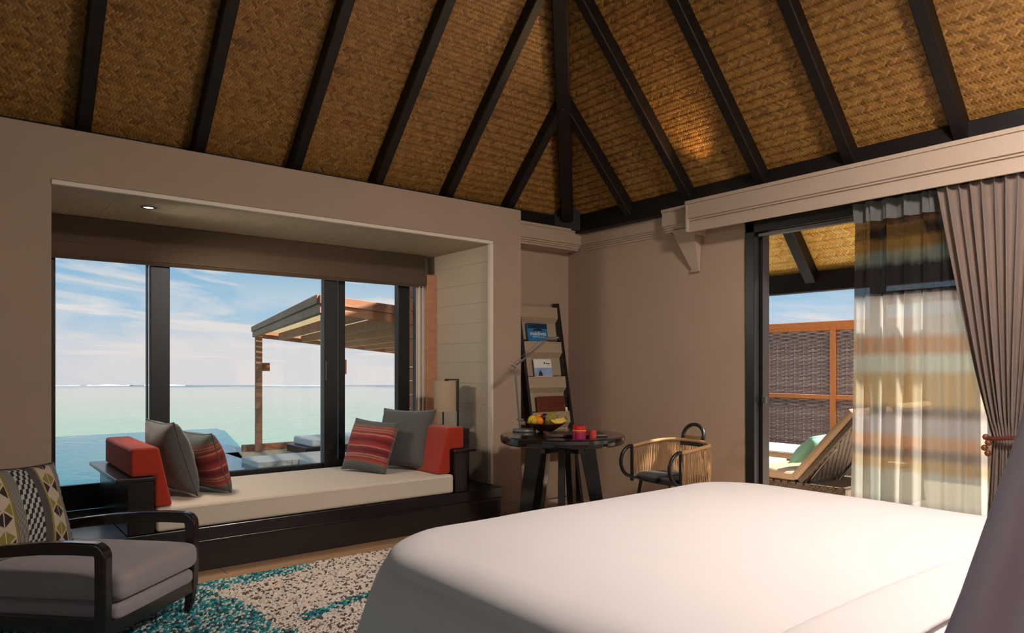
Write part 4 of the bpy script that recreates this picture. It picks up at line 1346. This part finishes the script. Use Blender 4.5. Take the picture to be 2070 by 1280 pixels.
# ---- round table
TC = Vector((3.55, 3.84, 0)); TZ = .75
tbl = thing('round_table', 'round black lacquer table with splayed legs in the corner', 'table', TC)
MB().lathe([(.0005, -.062), (.445, -.062), (.458, -.052), (.462, -.03), (.462, -.008), (.455, 0), (.0005, 0)], (TC.x, TC.y, TZ), 72).build('table_top', 'black_lacquer', tbl, smooth=False, bevel=0)
MB().box(TC.x - .20, TC.x + .20, TC.y - .03, TC.y + .03, .62, .688).box(TC.x - .03, TC.x + .03, TC.y - .20, TC.y + .20, .62, .688).build('under_frame', 'dark_wood', tbl, bevel=.004)
for (l, dd, top, bot) in [(-1, .12, .20, .30), (.98, -.15, .18, .30), (-.10, -1, .17, .26), (.36, .93, .17, .28), (-.62, .78, .20, .30)]:
    dr_ = (RT * l + FW * dd).normalized(); sd_ = Vector((-dr_.y, dr_.x, 0))
    q = []
    for (r0, r1, z) in [(bot - .045, bot + .04, 0), (top - .06, top + .06, .688)]:
        for (rr_, s_) in ((r0, -1), (r1, -1), (r1, 1), (r0, 1)):
            p = TC + dr_ * rr_ + sd_ * s_ * .024; q.append((p.x, p.y, z))
    MB().hexa(q).build('leg', 'black_lacquer', tbl, bevel=.004)

# desk lamp
bp = at(5.43, .095, TZ)
dk_ = thing('desk_lamp', 'slim grey metal desk lamp with folding arm on the round table', 'lamp', bp)
MB().lathe([(.0005, 0), (.088, 0), (.090, .006), (.090, .018), (.084, .022), (.03, .024), (.0005, .024)], bp, 40).build('base', 'lamp_metal', dk_, smooth=True)
e0 = at(5.43, .062, TZ + .024); e1 = at(5.43, .021, 1.262); e2 = at(5.43, .262, 1.455); e3 = at(5.43, .365, 1.478)
MB().tube([e0, e1], .0085, 10).build('lower_arm', 'lamp_metal', dk_)
MB().tube([e1 + Vector((0, 0, -.01)), e2], .0085, 10).build('upper_arm', 'lamp_metal', dk_)
MB().tube([e1 + Vector((-.008, .006, .012)), e2 + Vector((-.02, .012, .02))], .002, 6).build('tension_wire', 'lamp_metal', dk_)
MB().tube([e1 - Vector((.02, -.016, -.008)), e1 + Vector((.012, -.01, -.012))], .011, 10).build('elbow', 'lamp_metal', dk_)
MB().tube([e0 + Vector((-.02, .016, .07)), e0 + Vector((.02, -.016, .066))], .008, 8).build('clamp', 'lamp_metal', dk_)
hd0 = e2 + Vector((-.005, .005, .012))
MB().tube([hd0 - RT * .02, hd0 + RT * .02, hd0 + RT * .06, e3 - RT * .01, e3], [.012, .022, .024, .016, .008], 14, flat=.55).build('lamp_head', 'lamp_metal', dk_, smooth=True)

# fruit bowl and fruit
bc_ = at(5.43, .262, TZ)
bw = MB().lathe([(.0005, .001), (.05, .001), (.06, .006), (.105, .035), (.148, .066), (.151, .070), (.144, .070), (.10, .042), (.05, .016), (.0005, .014)], bc_, 40).build('fruit_bowl', 'bowl_wood', smooth=True)
tag(bw, 'shallow dark wooden bowl of fruit on the round table', 'bowl')
def ball(name, label, l, dd, z, rad, mat, sc=(1, 1, 1), rot=(0, 0, 0)):
    m = MB()
    n = 10
    m.lathe([(max(.0004, rad * math.sin(math.pi * i / n)), -rad * math.cos(math.pi * i / n)) for i in range(n + 1)], (0, 0, 0), 18)
    o = m.build(name, mat, smooth=True)
    o.location = bc_ + RT * l + FW * dd + Vector((0, 0, z)); o.scale = sc; o.rotation_euler = rot
    tag(o, label, 'fruit', 'fruit in the wooden bowl')
    s = MB().lathe([(.0004, rad * .9), (rad * .10, rad * .98), (rad * .08, rad * 1.12), (.0004, rad * 1.14)], (0, 0, 0), 8).build('stem', 'leaf')
    s.parent = o
    return o
ball('orange', 'round orange at the front of the fruit bowl', -.055, -.05, .085, .034, 'orange_fruit')
ball('orange', 'orange half hidden behind the front one in the bowl', -.052, .03, .105, .032, 'orange_fruit')
ball('mango', 'yellow mango at the left end of the fruit bowl', -.105, .01, .088, .034, 'lemon_fruit', (1, 1, 1.25), (.5, .4, 0))
ball('mango', 'yellow mango nestled low beside the orange', -.085, -.05, .082, .026, 'lemon_fruit', (1, 1, 1.2), (.9, .1, .4))
ball('plum', 'dark plum in the middle of the fruit bowl', -.01, -.01, .112, .029, 'plum_fruit')
# ribbed green fruit
def ribbed(name, label, l, dd, z, mat, a0):
    m = MB()
    n, sg_ = 12, 30
    V = []; F = []
    for i in range(n + 1):
        t = i / n; rad = .040 * math.sin(math.pi * t) ** .7 + .0005
        for k in range(sg_):
            a = 2 * math.pi * k / sg_
            q = rad * (.72 + .28 * abs(math.cos(2.5 * a)))
            V.append((q * math.cos(a), q * math.sin(a), -.062 + .124 * t))
    for i in range(n):
        for k in range(sg_):
            F.append((i * sg_ + k, i * sg_ + (k + 1) % sg_, (i + 1) * sg_ + (k + 1) % sg_, (i + 1) * sg_ + k))
    m.v = V; m.f = F
    o = m.build(name, mat, smooth=True)
    o.location = bc_ + RT * l + FW * dd + Vector((0, 0, z)); o.rotation_euler = a0
    tag(o, label, 'fruit', 'fruit in the wooden bowl')
    s = MB().tube([(0, 0, .06), (.003, 0, .075)], .003, 6).build('stem', 'leaf'); s.parent = o
ribbed('star_fruit', 'ribbed green star fruit standing in the bowl', .035, -.02, .105, 'green_fruit', (.45, .5, .3))
ribbed('star_fruit', 'ribbed olive fruit lying beside the standing star fruit', .045, .065, .10, 'green_fruit', (1.2, .3, 1.0))
def banana(label, l, dd, z, ph):
    p = []
    for i in range(9):
        a = -.9 + 1.8 * i / 8
        p.append((.075 * math.sin(a), 0, -.075 * math.cos(a) + .075))
    o = MB().tube(p, [.005, .011, .015, .017, .0175, .017, .015, .010, .005], 9).build('banana', 'banana_fruit', smooth=True)
    o.location = bc_ + RT * l + FW * dd + Vector((0, 0, z)); o.rotation_euler = (.5, 0, ph)
    tag(o, label, 'fruit', 'fruit in the wooden bowl')
    s = MB().tube([p[-1], (p[-1][0] + .008, 0, p[-1][2] + .012)], .004, 6).build('stem', 'leaf'); s.parent = o
banana('upper pale banana at the right end of the bowl', .085, -.01, .085, -.4)
banana('lower pale banana at the right end of the bowl', .092, -.035, .072, -.55)

# leather folder on the table
fd = thing('leather_folder', 'dark leather desk folder lying on the round table', 'folder', at(5.13, .46, TZ), math.atan2(-.58, .81))
local_build(MB().box(-.215, .215, -.15, .15, .001, .016), 'cover', 'leather_dark', fd, bevel=.004)
local_build(MB().box(-.217, -.195, -.152, .152, .014, .020), 'edge_band', 'leather_brown', fd, bevel=.002)
local_build(MB().box(-.19, .20, -.15, -.135, .014, .019), 'edge_band', 'bowl_wood', fd, bevel=.002)
# candle glasses
def glass(name, label, dd, l, r_, h, mats):
    c = at(dd, l, TZ)
    t = thing(name, label, 'candle holder', c, group='coloured candle glasses on the table')
    t_ = .004
    def cup(z0, z1, bottom):
        pr = [(.0005, z0)] if bottom else []
        pr += [(r_, z0), (r_, z1), (r_ - t_, z1), (r_ - t_, z0 + (.008 if bottom else 0))]
        pr += [(.0005, z0 + .008)] if bottom else [(r_, z0)]
        return MB().lathe(pr, c, 36)
    cup(.001, h * .45, True).build('lower_glass', mats[0], t, smooth=False)
    cup(h * .45, h, False).build('upper_glass', mats[1], t, smooth=False)
    MB().lathe([(.0005, .01), (r_ * .8, .01), (r_ * .8, h * .55), (.0005, h * .55)], c, 24).build('wax', 'glass_coral' if False else 'leather_brown', t)
    if h > .06:
        MB().lathe([(r_ + .0008, h * .62), (r_ + .0008, h * .68), (r_ - .001, h * .68), (r_ - .001, h * .62), (r_ + .0008, h * .62)], c, 36).build('gold_band', 'lemon_fruit', t)
glass('candle_glass', 'taller red and purple glass candle holder on the table', 4.86, .465, .047, .095, ('glass_purple', 'glass_red'))
glass('candle_glass', 'small coral glass candle holder on the table', 4.90, .562, .028, .060, ('glass_coral', 'glass_coral'))

# ---- ladder shelf
ld_ = thing('ladder_shelf', 'dark leaning ladder shelf with four fabric pockets in the corner', 'ladder shelf', (4.25, 4.8, 0))
XLD0, XLD1 = 4.00, 4.487
def ly(z): return 4.955 - (1.85 - z) * (.33 / 1.85)
for x in (XLD0, XLD1):
    MB().hexa([(x - .016, ly(0) - .045, 0.002), (x + .016, ly(0) - .045, 0.002), (x + .016, ly(0) + .045, 0.002), (x - .016, ly(0) + .045, 0.002),
               (x - .016, ly(1.85) - .04, 1.85), (x + .016, ly(1.85) - .04, 1.85), (x + .016, ly(1.85) + .03, 1.85), (x - .016, ly(1.85) + .03, 1.85)]).build('side_rail', 'black_lacquer', ld_, bevel=.004)
for (zt, zb, k) in [(1.80, 1.50, 0), (1.475, 1.17, 1), (1.155, .85, 2), (.835, .50, 3)]:
    yo = -.012
    xa_, xb_ = XLD0 + .018, XLD1 - .018; zm = zb + (zt - zb) * .62
    rows = [(zb, .016), (zt - .142, .014), (zt - .092, -.034), (zt, -.036)]
    q = MB()
    for (z0, o0), (z1, o1) in zip(rows[:-1], rows[1:]):
        q.hexa([(xa_, ly(z0) + o0, z0), (xb_, ly(z0) + o0, z0), (xb_, ly(z0) + o0 + .01, z0), (xa_, ly(z0) + o0 + .01, z0),
                (xa_, ly(z1) + o1, z1), (xb_, ly(z1) + o1, z1), (xb_, ly(z1) + o1 + .01, z1), (xa_, ly(z1) + o1 + .01, z1)])
    q.build('pocket', 'pocket_cloth', ld_)
    MB().tube([(XLD0 + .018, ly(zt) - .030, zt), (XLD1 - .018, ly(zt) - .030, zt)], .009, 8).build('pocket_hem', 'pocket_cloth', ld_)
def text_mesh(body, size, mat, name, parent, M):
    cu_ = bpy.data.curves.new(name, 'FONT'); cu_.body = body; cu_.size = size; cu_.align_x = 'CENTER'; cu_.extrude = .0002
    tmp = bpy.data.objects.new('tmp', cu_); COL.objects.link(tmp)
    bpy.context.view_layer.update()
    me = bpy.data.meshes.new_from_object(tmp.evaluated_get(bpy.context.evaluated_depsgraph_get()))
    bpy.data.objects.remove(tmp, do_unlink=True)
    me.materials.clear(); me.materials.append(MATS[mat])
    o = bpy.data.objects.new(name, me); COL.objects.link(o); o.parent = parent; o.matrix_basis = M
    return o
def book(name, label, cat, x0, x1, z0, z1, yo, th, mat, group=None):
    t = thing(name, label, cat, ((x0 + x1) / 2, ly(z0) - .024, z0), 0, group)
    t.rotation_euler = (math.radians(-10.1), 0, 0)
    w_, h_ = (x1 - x0) / 2, (z1 - z0)
    local_build(MB().box(-w_, w_, 0, th, 0, h_), 'cover', mat, t, bevel=.002)
    local_build(MB().box(-w_ + .004, w_ - .002, .003, th - .003, .003, h_ + .0006), 'pages', 'paper', t)
    return t
FRONT = Matrix.Rotation(math.pi / 2, 4, 'X')
b1 = book('travel_book', 'blue travel book titled maldives in the upper pocket of the ladder', 'book', 4.085, 4.325, 1.395, 1.655, -.022, .022, 'book_blue')
local_build(MB().box(-.118, .118, -.0012, .0002, .21, .2585), 'cover_print', 'book_deep', b1)
m = MB()
m.prism([(-.06, -.0016, .19), (.06, -.0016, .19), (.05, -.0016, .205), (.02, -.0016, .215), (-.01, -.0016, .209), (-.045, -.0016, .204)], (0, .001, 0))
local_build(m, 'island_print', 'book_deep', b1)
text_mesh('maldives', .056, 'white_print', 'lettering', b1, Matrix.Translation((0.002, -.0014, .146)) @ FRONT)
local_build(MB().box(-.07, .07, -.0016, .0002, .130, .134), 'subtitle_print', 'white_print', b1)
b2_ = book('magazine', 'white magazine with a blue sea photograph in the middle pocket', 'magazine', 4.115, 4.325, 1.08, 1.325, -.024, .012, 'paper')
local_build(MB().box(-.104, .104, -.0012, .0002, .09, .165), 'cover_photo', 'photo_sky', b2_)
m = MB().prism([(-.065, -.0018, .09), (-.015, -.0018, .09), (-.018, -.0018, .115), (-.03, -.0018, .128), (-.034, -.0018, .142), (-.046, -.0018, .142), (-.05, -.0018, .128), (-.062, -.0018, .115)], (0, .001, 0))
local_build(m, 'figure_print', 'ink', b2_)
m = MB().box(.018, .022, -.0014, 0, .196, .205)
m.prism([(.01, -.0014, .203), (.03, -.0014, .203), (.026, -.0014, .216), (.014, -.0014, .216)], (0, .001, 0))
local_build(m, 'emblem_print', 'ink', b2_)
local_build(MB().box(.036, .085, -.0014, .0002, .199, .208).box(.05, .075, -.0014, .0002, .186, .189), 'title_print', 'ink', b2_)
b3 = thing('leather_case', 'brown leather document case in the lowest visible pocket', 'case', (4.265, ly(.75) - .024, .75)); b3.rotation_euler = (math.radians(-10.1), 0, 0)
local_build(MB().box(-.165, .165, 0, .022, 0, .235), 'body', 'leather_brown', b3, bevel=.005)
local_build(MB().box(-.166, .166, -.004, .004, .165, .238), 'flap', 'leather_brown', b3, bevel=.004)
pp = book('brochure', 'thin white brochure standing beside the brown leather case', 'brochure', 4.435, 4.462, .74, .88, -.026, .004, 'paper')

# ---- woven rope armchair in front of the terrace wall
ch = thing('rope_chair', 'round tub chair with tan woven rope back and black hoops', 'chair', (4.16, 3.272, 0))
def U(s):     # plan of the tub: s 0..1 from the near front post round the back to the far front post
    a = (s - .5) * math.pi * 1.0
    hw = .262
    if s < .22:
        k = s / .22; return (-.20 + .20 * k, -hw - .006 * math.sin(k * math.pi))
    if s > .78:
        k = (1 - s) / .22; return (-.20 + .20 * k, hw + .006 * math.sin(k * math.pi))
    k = (s - .22) / .56; a = -math.pi / 2 + math.pi * k
    return (.160 * math.copysign(abs(math.cos(a)) ** .75, math.cos(a)), hw * math.copysign(abs(math.sin(a)) ** .85, math.sin(a)))
def ztop(s): return .655 + .045 * math.sin(math.pi * s) ** 1.2
ZS = .435
n = 48
local_build(MB().tube([(*U(i / n), ztop(i / n)) for i in range(n + 1)], .014, 8), 'top_rail', 'rope_tan', ch, smooth=True)
local_build(MB().tube([(*U(i / n), ZS - .02) for i in range(n + 1)], .012, 8), 'seat_rail', 'black_metal', ch, smooth=True)
m = MB()
NST = 116
for i in range(NST):
    s = (i + .5) / NST
    x, y = U(s); x2, y2 = U(min(1, s + .004 * (1 if i % 2 else -1)))
    pts = []
    for k in range(5):
        f = k / 4
        ex = .012 * math.sin(f * math.pi)
        dv = Vector((x + .02, y, 0)).normalized()
        wob = .004 * (1 if i % 2 else -1) * math.sin(f * math.pi * 2)
        pts.append((x + dv.x * (ex + wob), y + dv.y * (ex + wob), ZS - .03 + (ztop(s) - ZS + .03) * f))
    m.tube(pts, .0031, 5, cap=False)
o = local_build(m, 'rope_strands', 'rope_tan', ch, smooth=True); o['kind'] = 'stuff'
for sy in (-1, 1):
    y = sy * .262
    local_build(MB().tube([(-.20, y, ZS - .04), (-.20, y, .665)], .013, 10), 'front_post', 'black_metal', ch)
    hp = []
    for i in range(15):
        a = math.pi / 2 + math.pi * i / 14
        hp.append((-.20 + .105 * math.cos(a), y, .545 + .115 * math.sin(a)))
    local_build(MB().tube(hp, .0135, 10), 'arm_hoop', 'black_metal', ch, smooth=True)
    for sx in (-1, 1):
        local_build(MB().tube([(sx * .14 - .02, sy * .20, ZS - .02), (sx * .19 - .02, sy * .255, .002)], [.014, .010], 10), 'leg', 'black_metal', ch)
def seat_fn(i, k):
    return None
seat_pts = []
for i in range(40):
    a = 2 * math.pi * i / 40
    sg = lambda q, e: math.copysign(abs(q) ** e, q)
    seat_pts.append((-.055 + .205 * sg(math.cos(a), .75), .25 * sg(math.sin(a), .75), ZS - .015))
local_build(MB().prism(seat_pts, (0, 0, .042)), 'seat', 'seat_black', ch, bevel=.016, seg=3)
hp = []
for i in range(21):
    a = math.pi * i / 20
    hp.append((.168 + .02 * math.sin(a), .105 * math.cos(a), .735 + .085 * math.sin(a)))
hp = [(.158, .105, .66)] + hp + [(.158, -.105, .66)]
local_build(MB().tube(hp, .0145, 10), 'back_hoop', 'black_metal', ch, smooth=True)
local_build(MB().tube([(.155, -.112, .675), (.155, .112, .675)], .014, 10), 'back_bar', 'black_metal', ch)
m = MB()
for i in range(9):
    z = .695 + i * .0055
    m.tube([(.168, -.108, z), (.155, -.06, z), (.151, 0, z), (.155, .06, z), (.168, .108, z)], .0028, 5)
o = local_build(m, 'hoop_binding', 'rope_tan', ch, smooth=True); o['kind'] = 'stuff'
ch.rotation_euler = (0, 0, math.radians(-9))

# ---- added fill lamps, out of view: a globe on a pole and a pendant
def lantern(label, x, y, z, power):  # builds an added lamp that only fills the room with light
    t = thing('added_fill_lantern', label, 'added fill lamp', (x, y, 0))
    MB().lathe([(.0005, .001), (.15, .001), (.15, .02), (.02, .03), (.0005, .03)], (x, y, 0), 24).build('base', 'black_metal', t, smooth=True)
    MB().tube([(x, y, .03), (x, y, z - .19)], .012, 8).build('pole', 'black_metal', t)
    R_ = .2
    m = MB(); n = 8
    m.lathe([(max(.0005, R_ * math.sin(math.pi * i / n)), -R_ * math.cos(math.pi * i / n)) for i in range(n + 1)], (x, y, z), 14)
    mat = 'fill_lantern_glow'
    m.build('globe', mat, t, smooth=True)
emit_mat('fill_lantern_glow', (1, .80, .62), FILL_LANTERN)
lantern('added unseen globe lantern giving fill light from the back of the room', -.9, -1.7, 1.6, 1)
emit_mat('fill_pendant_glow', (1, .90, .83), FILL_PENDANT)
pc = Vector((2.75, .45, 2.98))  # added lamp, unseen, brightening bed and walls
pn = thing('added_fill_pendant', 'added unseen globe pendant under a dome, fill light above the bed head', 'pendant lamp', pc)
m = MB(); n = 8; R_ = .18
m.lathe([(max(.0005, R_ * math.sin(math.pi * i / n)), -R_ * math.cos(math.pi * i / n)) for i in range(n + 1)], pc, 14)
m.build('globe', 'fill_pendant_glow', pn, smooth=True)
m = MB()
m.lathe([(max(.0005, .34 * math.sin(math.pi / 2 * i / 8)), .34 * math.cos(math.pi / 2 * i / 8) - .02) for i in range(9)], pc, 32)
m.build('dome', 'trim_white', pn, smooth=True, solid=.006)  # dome keeps the added light off the ceiling
MB().tube([pc + Vector((0, 0, .32)), pc + Vector((0, 0, 1.7))], .008, 8).build('cord', 'black_metal', pn)
